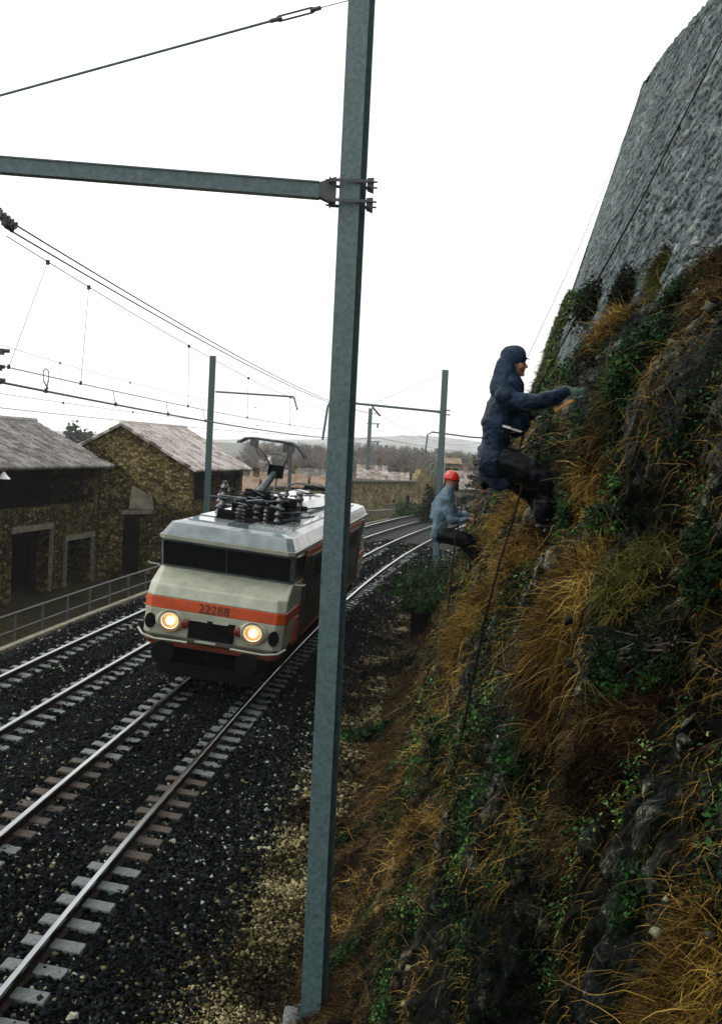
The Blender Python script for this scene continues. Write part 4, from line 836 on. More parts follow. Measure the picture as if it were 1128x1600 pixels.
# ------------------------------------------------------------------ locomotive
def loco():
    hd, ro = .09176, .09117; c, s = math.cos(ro), math.sin(ro)
    Mx = Matrix(((c*math.cos(hd), math.sin(hd), s*math.cos(hd), -3.03), (-c*math.sin(hd), math.cos(hd), -s*math.sin(hd), 25.38), (-s, 0, c, .063), (0, 0, 0, 1)))
    root = empty('locomotive', M=Mx); tag(root, 'cream and orange electric locomotive coming round the bend with both headlights lit', 'locomotive')
    L = 16.8
    def ring(h, b, w, ch=.16):
        e = ch*.9
        return [Vector(p) for p in ((-w+ch, b, h), (w-ch, b, h), (w, b+e, h), (w, L-b-e, h), (w-ch, L-b, h), (-w+ch, L-b, h), (-w, L-b-e, h), (-w, b+e, h))]
    mb = MB(); mb.loft([ring(.98, -.30, 1.40), ring(1.10, -.46, 1.46), ring(1.65, -.50, 1.47)]); body = mb.build('body', m_cream, root, bevel=.02)
    mb = MB(); mb.loft([ring(1.65, -.505, 1.478), ring(1.88, -.505, 1.478)], caps=True); band = mb.build('orange_band', m_orange, root, bevel=.01)
    mb = MB(); mb.loft([ring(1.88, -.49, 1.47), ring(2.13, -.40, 1.46, .2), ring(2.42, .26, 1.44, .12)]); mb.build('nose_panel', m_cream, root, bevel=.03)
    mb = MB(); mb.loft([ring(2.42, .30, 1.43, .1), ring(3.04, -.02, 1.42, .1)], caps=True); mb.build('cab_frame', m_roof, root)
    mb = MB(); mb.loft([ring(3.04, -.10, 1.45, .14), ring(3.135, -.12, 1.46, .14)]); mb.build('gutter', m_cream, root, bevel=.01)
    mb = MB(); mb.loft([ring(3.135, -.09, 1.43, .14), ring(3.39, .16, 1.30, .12), ring(3.44, .42, 1.12, .1)]); roof = mb.build('roof', m_roof, root, bevel=.015)
    # glass: one broad inward-leaning windscreen in two panes, side windows
    def fq(z): return .30-(z-2.42)/.62*.32
    for nm, sgn in (('front', 1), ('rear', -1)):
        for (x0, x1) in ((-1.36, -.008), (.008, 1.36)):
            vs = []
            for off in (0.0, .03):
                for (x, z) in ((x0, 2.47), (x1, 2.47), (x1, 2.99), (x0, 2.99)):
                    y = fq(z)-.012-off*.5; vs.append((x, y if sgn > 0 else L-y, z))
            mb = MB(); mb.add(vs, [(0, 1, 2, 3), (4, 7, 6, 5), (0, 4, 5, 1), (1, 5, 6, 2), (2, 6, 7, 3), (3, 7, 4, 0)]); mb.build('windscreen', m_glass, root)
    for sx in (-1, 1):
        for y0, y1 in ((.62, 1.25), (1.35, 1.75), (L-1.75, L-1.35), (L-1.25, L-.62)):
            mb = MB(); mb.bbox(sx*1.432-.012, sx*1.432+.012, y0, y1, 2.50, 2.98); mb.build('side_window', m_glass, root)
        # side: orange frame, dark panel carrying the side's shade in its colour, door
        mb = MB(); mb.bbox(sx*1.462-.014, sx*1.462+.014, 1.85, L-1.85, 1.90, 3.02); mb.bbox(sx*1.480-.008, sx*1.480+.008, 1.05, L-1.05, 1.02, 1.60); mb.build('side_frame', m_orange, root)
        mb = MB(); mb.bbox(sx*1.486-.012, sx*1.486+.012, 2.45, L-2.45, 1.12, 2.86); mb.build('side_shade_panel', m_dkside, root)
        for k in range(4):
            mb = MB(); y0 = 3.2+k*2.7; mb.bbox(sx*1.500-.010, sx*1.500+.010, y0, y0+2.1, 2.30, 2.80)
            for q in range(6): mb.bbox(sx*1.512-.006, sx*1.512+.006, y0+.06, y0+2.04, 2.34+q*.075, 2.365+q*.075)
            mb.build('louvre', m_black, root)
        for yy in (2.05, L-2.05):
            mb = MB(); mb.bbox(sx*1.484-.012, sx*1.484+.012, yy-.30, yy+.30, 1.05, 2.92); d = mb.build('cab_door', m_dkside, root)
            mb = MB(); mb.tube([(sx*1.53, yy-.38, 1.1), (sx*1.53, yy-.38, 2.3)], .015, 6); mb.build('handrail', m_steel, d)
        mb = MB(); mb.tube([(sx*1.47, .40, 2.42), (sx*1.66, .30, 2.44), (sx*1.70, .28, 2.47)], .018, 6); mb.build('mirror_arm', m_cream, root)
    for wx in (-.75, .6):
        mb = MB(); mb.tube([(wx, -.07, 3.03), (wx+.10, .07, 2.78), (wx+.18, .24, 2.50)], .012, 5); mb.tube([(wx+.02, .0, 2.88), (wx+.20, .22, 2.52)], .008, 4); mb.build('wiper', m_black, root)
    # flat black plate painting in the recess shade between the lamps, plates and steps
    mb = MB(); mb.bbox(-.48, .48, -.525, -.49, 1.12, 1.52); mb.build('recess_shade_plate', m_black, root)
    mb = MB(); mb.bbox(-.46, -.10, -.56, -.52, 1.49, 1.53); mb.bbox(.02, .34, -.56, -.52, 1.49, 1.53); mb.bbox(-.30, .14, -.60, -.52, 1.06, 1.10); mb.build('plate', m_cream, root)
    for sx in (-1, 1):
        mb = MB(); x = sx*.87; seg = 24
        pr = [(.235, -.46, 0), (.235, -.54, 0), (.20, -.60, 0), (.185, -.60, 0), (.17, -.56, 0)]
        for r, y, _ in pr: pass
        rings = [[Vector((x+math.cos(2*PI*i/seg)*r*(1.35 if r > .2 else 1), y, 1.42+math.sin(2*PI*i/seg)*r*.9)) for i in range(seg)] for r, y, _ in pr]
        mb.loft(rings, caps=False); h = mb.build('headlight', m_cream, root, smooth=True)
        mb = MB(); mb.loft([[Vector((x+math.cos(2*PI*i/seg)*r, y, 1.42+math.sin(2*PI*i/seg)*r)) for i in range(seg)] for r, y in ((.078, -.50), (.078, -.57), (.06, -.595), (.02, -.605))]); mb.build('lens', m_lamp, h, smooth=True)
        mb = MB(); mb.loft([[Vector((x+math.cos(2*PI*i/seg)*r, y, 1.42+math.sin(2*PI*i/seg)*r*.93)) for i in range(seg)] for r, y in ((.235, -.60), (.16, -.55), (.08, -.515), (.02, -.51))], caps=False); mb.build('halo_bowl', m_bowl, h, smooth=True)
        mb = MB(); mb.loft([[Vector((x-sx*.30+math.cos(2*PI*i/16)*r, y, 1.40+math.sin(2*PI*i/16)*r)) for i in range(16)] for r, y in ((.10, -.50), (.10, -.56), (.07, -.57))]); mb.build('tail_light', M('red_lens', (.12, .01, .005), None, 4, .2, 0), root, smooth=True)
        mb = MB(); mb.loft([[Vector((sx*(1.30)+math.cos(2*PI*i/16)*.11, y, 1.36+math.sin(2*PI*i/16)*.16)) for i in range(16)] for y in (-.48, -.515)]); mb.build('jumper_socket', m_black, root)
        mb = MB(); mb.tube([(sx*.45, -.60, 1.035), (sx*1.15, -.60, 1.02), (sx*1.42, -.52, 1.06), (sx*1.56, -.40, 1.16)], .024, 6); mb.build('front_rail', m_cream, root)
        mb = MB(); mb.tube([(sx*.87, -.40, .82), (sx*.87, -.86, .82)], [.12, .10], 14); mb.tube([(sx*.87, -.86, .82), (sx*.87, -.91, .82)], [.24, .23], 18); mb.build('buffer', m_black, root)
    mb = MB(); mb.loft([ring(.87, -.36, 1.36, .1), ring(.97, -.40, 1.42, .1)]); mb.build('buffer_beam', M('dirty_red_paint', (.10, .02, .008), (.28, .05, .015), 3, .5, .2), root)
    mb = MB(); mb.loft([ring(.45, .10, 1.25, .1), ring(.86, -.20, 1.30, .1)]); mb.box((0, -.12, .36), (2.2, .05, .26)); mb.tube([(0, -.40, .85), (0, -.62, .80), (0, -.60, .55)], .035, 6); mb.build('underframe', m_black, root)
    for by in (3.6, L-3.6):
        bg_ = MB(); bg_.box((0, by, .62), (2.3, 4.0, .36)); bg_.box((1.15, by, .62), (.12, 3.6, .5)); bg_.box((-1.15, by, .62), (.12, 3.6, .5)); b_ = bg_.build('bogie', m_black, root)
        for wy in (-1.4, 1.4):
            mb = MB()
            for sx in (-1, 1): mb.tube([(sx*.70, by+wy, .61), (sx*.80, by+wy, .61)], .60, 28); mb.tube([(sx*.80, by+wy, .61), (sx*.83, by+wy, .61)], .22, 16)
            mb.tube([(-.7, by+wy, .61), (.7, by+wy, .61)], .09, 10); mb.build('wheel', m_steel, b_)
    # number on the band
    cu = bpy.data.curves.new('number', 'FONT'); cu.body = '22288'; cu.size = .25; cu.extrude = .004; cu.align_x = 'CENTER'; cu.space_character = 1.05
    to = bpy.data.objects.new('tmp_number', cu); COL.objects.link(to); bpy.context.view_layer.update()
    me = bpy.data.meshes.new_from_object(to.evaluated_get(bpy.context.evaluated_depsgraph_get())); bpy.data.objects.remove(to); me.name = 'number'; me.materials.clear()
    t = link('number_lettering', me, m_text, root); t.rotation_euler = (PI/2, 0, 0); t.location = (.0, -.512, 1.675)
    # roof: flat walkways, shallow panels, vents
    for (x0, x1, y0, y1, h) in ((-1.08, -.20, .75, 1.75, .02), (.25, 1.06, .8, 1.7, .05), (-1.1, -.75, 2.0, 15, .04), (.75, 1.1, 2.0, 15, .04), (-.6, .6, 8.0, 8.6, .06)):
        mb = MB(); mb.bbox(x0, x1, y0, y1, 3.435, 3.445+h)
        if h == .05:
            for q in range(9): mb.bbox(x0+.05+q*.082, x0+.08+q*.082, y0+.04, y1-.04, 3.49, 3.525)
        mb.build('roof_panel', m_wet, root, bevel=.006)
    rg = random.Random(3); tall = [(-.72, 2.45, .78, .10), (-.62, 4.2, .45, .10), (.55, 2.7, .62, .10), (.82, 4.0, .66, .11), (.35, 2.2, .34, .06), (-.2, 2.0, .30, .12), (.0, 3.0, .5, .11), (-.95, 3.2, .5, .08), (.55, 5.6, .60, .10), (-.5, 5.6, .55, .10), (.15, 6.2, .60, .09), (.25, 4.6, .55, .12), (-.3, 4.0, .5, .12)]
    for x, y, h, r in tall: mb = MB(); mb.insulator((x, y, 3.43), (x, y, 3.45+h), r, 4); mb.tube([(x, y, 3.45+h), (x, y, 3.50+h)], r*.6, 8); mb.build('roof_insulator', m_insul, root)
    mb = MB(); mb.box((-.1, 3.2, 3.61), (1.0, .5, .36)); mb.box((0, 3.9, 3.46), (1.5, 3.6, .06)); mb.box((.45, 4.0, 3.72), (.5, .9, .42)); mb.box((-.45, 4.9, 3.70), (.7, .5, .46)); mb.box((.1, 5.6, 3.74), (1.1, .4, .34)); mb.tube([(-.5, 3.9, 3.98), (.1, 3.9, 3.98)], .13, 10); mb.tube([(.35, 3.0, 3.95), (.9, 3.0, 3.95)], .12, 10); mb.tube([(-.75, 2.2, 3.56), (-.25, 2.2, 3.56)], .10, 12); mb.tube([(.2, 5.0, 3.72), (.9, 5.0, 3.72)], .09, 10); mb.build('roof_switchgear', m_black, root, bevel=.02)
    mb = MB()
    for i in range(34):
        a = Vector((rg.uniform(-.8, .8), rg.uniform(2.0, 6), 3.55+rg.random()*.6)); b = a+Vector((rg.uniform(-.7, .7), rg.uniform(-.5, 1.0), rg.uniform(-.1, .15))); mb.tube([a, b], rg.uniform(.015, .03), 6)
    mb.tube([(-.62, 2.55, 4.0), (-.3, 3.2, 3.95), (.62, 2.9, 3.9), (.72, 4.3, 3.92), (.55, 5.6, 3.85)], .018, 6); mb.build('busbar', m_steel, root)
    mb = MB(); mb.loft([[Vector(p) for p in ((-.72, 6.7, 3.43), (.78, 6.7, 3.43), (.78, 12.6, 3.43), (-.72, 12.6, 3.43))], [Vector(p) for p in ((-.68, 6.8, 3.68), (.74, 6.8, 3.62), (.74, 12.5, 3.62), (-.68, 12.5, 3.68))], [Vector(p) for p in ((-.40, 7.1, 3.86), (.50, 7.1, 3.80), (.50, 12.2, 3.80), (-.40, 12.2, 3.86))]]); mb.build('roof_housing', m_wet, root, bevel=.02)
    # raised pantograph
    p = empty('pantograph'); p.parent = root; P = Vector((0, 4.4, 3.45))
    mb = MB()
    for sx in (-.55, .55): mb.beam(P+Vector((sx, -1.1, .34)), P+Vector((sx, 1.1, .34)), .07, .07)
    for y in (-1.0, .2, 1.0): mb.beam(P+Vector((-.6, y, .34)), P+Vector((.6, y, .34)), .07, .07)
    mb.tube([P+Vector((-.3, -.4, .42)), P+Vector((.3, -.4, .42))], .08, 10); mb.build('base_frame', m_black, p)
    kn = P+Vector((0, .55, 1.12)); mb = MB(); mb.tube([P+Vector((-.26, -.45, .42)), kn], [.12, .075], 10); mb.tube([P+Vector((.1, -.1, .42)), kn+Vector((.05, 0, -.08))], .022, 6); mb.build('lower_arm', m_steel, p)
    mb = MB(); mb.box(kn, (.36, .24, .32)); mb.build('knee_joint', m_black, p)
    mb = MB()
    for sx in (-1, 1): mb.tube([kn+Vector((sx*.12, 0, .05)), kn+Vector((sx*.30, -.25, .40)), P+Vector((sx*.40, -.62, 1.74))], .020, 6)
    arc = [kn+Vector((math.cos(a)*.30, -.12, .18+math.sin(a)*.26)) for a in np.linspace(.1, PI-.1, 12)]; mb.tube(arc, .016, 6)
    for a in (.9, PI-.9): q = kn+Vector((math.cos(a)*.30, -.12, .18+math.sin(a)*.26)); mb.tube([q, q+Vector((math.cos(a)*.18, 0, .14))], .01, 5)
    mb.build('upper_arm', m_steel, p)
    hz = P.z+1.86; mb = MB()
    for dy in (-.17, .17): mb.tube([(-.80, P.y-.6+dy, hz-.13), (-.62, P.y-.6+dy, hz-.01), (-.45, P.y-.6+dy, hz+.02), (.48, P.y-.6+dy, hz+.02), (.64, P.y-.6+dy, hz-.04), (.78, P.y-.6+dy, hz-.18), (.86, P.y-.6+dy, hz-.30)], .034, 6)
    for x in (-.45, 0, .45): mb.beam((x, P.y-.78, hz), (x, P.y-.42, hz), .03, .03)
    mb.box((-.42, P.y-.6, hz-.09), (.16, .26, .15)); mb.box((.42, P.y-.6, hz-.10), (.24, .28, .20)); mb.tube([(-.42, P.y-.6, hz-.1), (-.30, P.y-.6, hz-.34), (-.22, P.y-.6, hz-.42)], .014, 5); mb.build('collector_head', m_steel, p)
    # rear pantograph folded flat, on insulators
    q = empty('folded_pantograph'); q.parent = root
    mb = MB()
    for dx in (-.5, .5):
        for y in (13.3, 15.0): mb.insulator((dx, y, 3.44), (dx, y, 3.76), .08, 4)
    mb.build('insulator', m_insul, q)
    mb = MB()
    for sx in (-.5, .5): mb.beam((sx, 13.0, 3.80), (sx, 15.3, 3.80), .07, .07)
    mb.beam((-.1, 13.0, 3.9), (-.1, 15.2, 3.92), .12, .10); mb.tube([(-.5, 14.2, 3.86), (.5, 14.2, 3.86)], .05, 8); mb.build('folded_arm', m_black, q)
    mb = MB()
    for dy in (-.2, .1): mb.tube([(-.9, 13.3+dy, 3.88), (-.6, 13.3+dy, 3.99), (.6, 13.3+dy, 3.99), (.95, 13.3+dy, 3.86)], .03, 6)
    mb.bbox(.45, 1.0, 12.9, 13.6, 3.86, 3.90); mb.build('collector_head', m_steel, q)
loco()

# ------------------------------------------------------------------ buildings
def strip_wall(name, mat, parent, org, hd, tops, zb, thick, openings=(), inward=1):
    """vertical wall along heading hd from org; tops = [(s,z)...]; real openings through it"""
    u = Vector((math.sin(hd), math.cos(hd), 0)); n = Vector((math.cos(hd), -math.sin(hd), 0))*(-inward)*thick
    cuts = sorted(set([t[0] for t in tops]+[o[0] for o in openings]+[o[1] for o in openings]))
    cuts = [c for c in cuts if tops[0][0]-1e-6 <= c <= tops[-1][0]+1e-6]
    tz = lambda s: float(np.interp(s, [t[0] for t in tops], [t[1] for t in tops])); mb = MB(); O = Vector((org[0], org[1], 0))
    for a, b in zip(cuts, cuts[1:]):
        m = (a+b)/2; iv = [(zb, None)]
        for (s0, s1, z0, z1) in openings:
            if s0 <= m <= s1:
                lo = iv.pop()[0]
                if z0 > lo: iv.append((lo, z0))
                iv.append((z1, None))
        for lo, hi in iv:
            za = hi if hi is not None else tz(a); zc = hi if hi is not None else tz(b)
            if za <= lo and zc <= lo: continue
            vs = [O+u*a+Vector((0, 0, lo)), O+u*b+Vector((0, 0, lo)), O+u*b+Vector((0, 0, zc)), O+u*a+Vector((0, 0, za))]
            mb.add([v for v in vs]+[v+n for v in vs], [(0, 1, 2, 3), (7, 6, 5, 4), (0, 4, 5, 1), (1, 5, 6, 2), (2, 6, 7, 3), (3, 7, 4, 0)])
    if parent is not None: mb.v = [tuple(Vector(v)-parent.location) for v in mb.v]
    return mb.build(name, mat, parent)
def tiled_roof(name, e0, e1, r0, r1, mat, parent, pit=.24, row=.36, thick=.10):
    e0, e1, r0, r1 = map(Vector, (e0, e1, r0, r1)); W_ = max((e1-e0).length, .1); H = max((r0-e0).length, .1)
    nu = min(max(int(W_/pit)*5, 10), 420); rows = max(int(H/row), 3); vv = []
    for k in range(rows): vv += [(k/rows, .035), ((k+.97)/rows, 0.0)]
    U_, V_ = np.meshgrid(np.linspace(0, 1, nu), [v[0] for v in vv], indexing='ij'); st = np.array([v[1] for v in vv])[None]
    A, B, C_, D = map(np.array, (e0, e1, r0, r1)); P = ((1-U_)[..., None]*((1-V_)[..., None]*A+V_[..., None]*C_)+U_[..., None]*((1-V_)[..., None]*B+V_[..., None]*D))
    n = (e1-e0).cross(r0-e0).normalized(); n = n if n.z > 0 else -n
    rg = np.random.default_rng(int(abs(e0.x*7+e0.y*3))); cell = rg.normal(0, .012, (nu, len(vv)))
    iu = np.floor(U_*W_/pit).astype(int); iv_ = np.floor(V_*rows+1e-6).astype(int); tt = hash3(iu, iv_, iu*0, 5); tt = np.clip(.25+.55*tt-.35*(np.abs(np.sin(U_*W_/pit*PI)) < .35), 0, 1) if pit < .3 else .12+.25*tt
    cor = .065*np.abs(np.sin(U_*W_/pit*PI))+st+.035*(fbm(P[..., 0]*.7, P[..., 1]*.7, P[..., 2]*.7, 3, 3)-.5)+cell*.6
    P = P+np.array(n)*cor[..., None]; bot = P*0+(((1-U_)[..., None]*((1-V_)[..., None]*A+V_[..., None]*C_)+U_[..., None]*((1-V_)[..., None]*B+V_[..., None]*D)))-np.array(n)*thick
    V3 = np.concatenate([P.reshape(-1, 3), bot.reshape(-1, 3)]); g = gridfaces(nu, len(vv)); N0 = nu*len(vv); m = len(vv)
    edge = [i*m for i in range(nu)]; edge2 = [i*m+m-1 for i in range(nu)]; side = list(range(m)); side2 = [(nu-1)*m+i for i in range(m)]; ef = []
    for ed in (edge, edge2, side, side2): ef += [(a, b, b+N0, a+N0) for a, b in zip(ed, ed[1:])]
    o = link(name, fastmesh(name, V3-np.array(parent.location), np.concatenate([g, g[:, ::-1]+N0, np.array(ef)]), np.concatenate([tt.ravel(), tt.ravel()*.5])), mat, parent); return o
def uvec(hd): return Vector((math.sin(hd), math.cos(hd), 0))
def s_on(px, py, P0, hd): q = at(px, py, P0=P0, hd=hd); return (q-Vector((P0[0], P0[1], q.z))).dot(uvec(hd)), q.z
G1 = at(150, 905, X=-11.9); G1.z = 0
def houseA():
    hd = .15; root = empty('stone_barn', (G1.x-3, G1.y-7, -1.5)); tag(root, 'dark stone barn at the left edge with a low tiled roof and two doorways', 'barn')
    u = uvec(hd); inn = Vector((-math.cos(hd), math.sin(hd), 0)); S = lambda px, py: s_on(px, py, G1, hd)
    ev = at(155, 724, P0=G1, hd=hd).z
    o1 = (S(18, 900)[0], S(75, 900)[0], -1.6, S(50, 829)[1]); o2 = (S(101, 900)[0], S(140, 900)[0], -1.6, S(120, 842)[1]); loft = (-13.5, S(147, 760)[0], ev-1.75, ev-.12)
    z_ = ev-1.75
    strip_wall('wall', m_house, root, G1, hd, [(-14, ev-.02), (-.02, ev-.02)], -1.6, .5, [o1, o2, (loft[0], loft[1], loft[2], loft[3])])
    strip_wall('end_wall', m_house, root, G1+inn*.5, hd-PI/2, [(0, ev), (3.2, ev+1.5), (6.6, ev-.1)], -1.6, .5, inward=-1)
    rb = at(46, 661, Y=56.6); ry = rb; E = .55
    e1 = G1+u*.30-inn*E; e1.z = ev-.12; e0 = G1-u*14.5-inn*E; e0.z = ev-.12; r1 = G1+u*.30+inn*3.3; r1.z = rb.z+.05; r0 = r1-u*14.8
    tiled_roof('roof', e0, e1, r0, r1, m_tile2, root)
    b1 = G1+u*.3+inn*7.2; b1.z = ev-.2; tiled_roof('rear_roof', b1-u*14.8, b1, r0, r1, m_tile2, root)
    mb = MB()
    for q in range(34): p = r0.lerp(r1, (q+.5)/34); mb.tube([p-u*.26+Vector((0, 0, .03)), p+u*.24+Vector((0, 0, .07))], [.10, .13], 7)
    mb.v = [tuple(Vector(v)-root.location) for v in mb.v]; rt = mb.build('ridge_tiles', m_tile2, root); rt.data.attributes.new('tone', 'FLOAT', 'POINT').data.foreach_set('value', np.full(len(rt.data.vertices), .5, np.float32))
    strip_wall('dark_backing', m_dark, root, G1+inn*2.4, hd, [(-14, ev-.1), (0, ev-.1)], -1.6, .2)  # added black sheet giving loft and doorways their inside darkness
    for o in (o1, o2):
        d = strip_wall('door', m_door, root, G1+inn*1.6, hd, [(o[0]+.02, o[3]), (o[1]-.02, o[3])], -1.6, .06)
        mb = MB(); zl = o[3]; q0 = G1+u*(o[0]-.25)-inn*.03; q1 = G1+u*(o[1]+.25)-inn*.03; mb.beam(q0+Vector((0, 0, zl+.10)), q1+Vector((0, 0, zl+.10)), .14, .22)
        for ss in ((o[1]+.10,) if o is o1 else (o[0]-.10, o[1]+.10)): q = G1+u*ss-inn*.02; mb.beam(q+Vector((0, 0, -1.6)), q+Vector((0, 0, zl-.02)), .2, .12, up=(0, 1, 0))
        mb.v = [tuple(Vector(v)-root.location) for v in mb.v]; mb.build('door_frame', m_lintel, root)
    p = at(6, 744, P0=G1-inn*.45, hd=hd); lr = empty('wall_lamp', p); tag(lr, 'white lamp shade under the eave of the barn at the left edge', 'lamp')
    mb = MB(); mb.tube([(0, 0, .16), (0, 0, .05), (0, 0, -.10)], [.05, .12, .27], 14); mb.build('lamp_shade', m_white, lr); mb = MB(); mb.tube([(0, 0, .14), (-.1, 0, .3), (-.6, .1, .3)], .025, 6); mb.build('bracket', m_wire, lr)
houseA()
def houseC():
    hd = .62; P0 = G1+Vector((.06, -.02, 0)); root = empty('ruined_gable', (P0.x+1.5, P0.y+1.5, -1.5)); tag(root, 'roofless stone gable wall with a tall dark doorway, joining the barn', 'ruined wall')
    S = lambda px, py: s_on(px, py, P0, hd)
    tops = [S(150, 697), S(175, 716), S(205, 745), S(230, 768), S(244, 781), S(250, 790), S(262, 786), S(272, 794), S(292, 797), S(320, 812)]
    tops = [(max(0, tops[0][0]), tops[0][1])]+tops[1:]
    d0, d1 = S(192, 850)[0], S(231, 850)[0]; zt = S(212, 803)[1]
    w = strip_wall('wall', m_house, root, P0, hd, tops, -1.8, .55, [(d0, d1, -1.8, zt)], inward=1)
    strip_wall('side_wall', m_house, root, Vector(P0)+uvec(hd)*tops[-1][0], hd-PI/2, [(0, .6), (2, 1.3), (5, 1.0)], -1.8, .5, inward=-1)
    strip_wall('dark_backing', m_dark, root, P0+Vector((-math.cos(hd), math.sin(hd), 0))*1.6, hd, [(.3, zt+.3), (tops[-2][0], zt)], -1.8, .2)  # black sheet added behind the doorway as painted shade
    u = uvec(hd); nn = Vector((math.cos(hd), -math.sin(hd), 0)); mb = MB(); q0 = P0+u*(d0-.2)+nn*.02; q1 = P0+u*(d1+.15)+nn*.02
    mb.beam(q0+Vector((0, 0, zt+.09)), q1+Vector((0, 0, zt+.09)), .12, .2); mb.v = [tuple(Vector(v)-root.location) for v in mb.v]; mb.build('lintel', m_lintel, root)
    mb = MB(); 
    vs = [P0+u*(d0+.3)+nn*.012+Vector((0, 0, zt+.25)), P0+u*(d1+.35)+nn*.012+Vector((0, 0, zt+.2)), P0+u*(d1+.15)+nn*.012+Vector((0, 0, zt+.85)), P0+u*(d0+.45)+nn*.012+Vector((0, 0, zt+1.35))]
    mb.add([v-root.location for v in vs]+[v-root.location-nn*.03 for v in vs], [(0, 1, 2, 3), (7, 6, 5, 4), (0, 4, 5, 1), (1, 5, 6, 2), (2, 6, 7, 3), (3, 7, 4, 0)]); mb.build('plaster_patch', m_plaster, root)
houseC()
def houseB():
    hd = .20; PB = at(297, 730, Y=66); root = empty('stone_house', (PB.x-3, 70, -1.8)); tag(root, 'stone house with a pale tiled roof and broad windowless gable, left of the mast', 'house')
    u = uvec(hd); inn = Vector((-math.cos(hd), math.sin(hd), 0)); gh = hd-PI/2; S = lambda px, py: s_on(px, py, PB, gh)
    ap = S(192, 665); ev = PB.z
    half = ap[0]
    strip_wall('gable_wall', m_house2, root, PB, gh, [(0, ev), (half, ap[1]), (half*2, ev)], -2.2, .5, inward=-1)
    far = at(380, 728, P0=PB, hd=hd); Ls = (far-PB).dot(u)
    strip_wall('side_wall', m_house, root, PB+u*.5, hd, [(.02, ev-.05), (Ls-.5, ev-.05)], -2.2, .45, [(.35, Ls-1.0, ev-1.9, ev-.25)])
    strip_wall('dark_backing', m_dark, root, PB+inn*2.2+u*.6, hd, [(.1, ev), (Ls-.5, ev)], -2.2, .2)  # black sheet added to darken the opening under the eave
    strip_wall('far_wall', m_house2, root, PB+u*(Ls), gh, [(0.02, ev-.05), (half, ap[1]-.05), (half*2, ev)], -2.2, .4, inward=1)
    e0 = PB-u*.25-inn*.45; e0.z = ev-.16; e1 = PB+u*(Ls+.3)-inn*.45; e1.z = ev-.16; r0 = PB-u*.25+inn*half; r0.z = ap[1]+.12; r1 = r0+u*(Ls+.55)
    tiled_roof('roof', e0, e1, r0, r1, m_tile, root); l0 = PB-u*.25+inn*(half*2+.3); l0.z = ev-.1; tiled_roof('rear_roof', l0, l0+u*(Ls+.55), r0, r1, m_tile, root)
    mb = MB()
    for q in range(26): p = r0.lerp(r1, (q+.5)/26); mb.tube([p-u*.26+Vector((0, 0, .02)), p+u*.24+Vector((0, 0, .06))], [.09, .12], 7)
    mb.v = [tuple(Vector(v)-root.location) for v in mb.v]; rt = mb.build('ridge_tiles', m_tile, root); rt.data.attributes.new('tone', 'FLOAT', 'POINT').data.foreach_set('value', np.full(len(rt.data.vertices), .5, np.float32))
houseB()
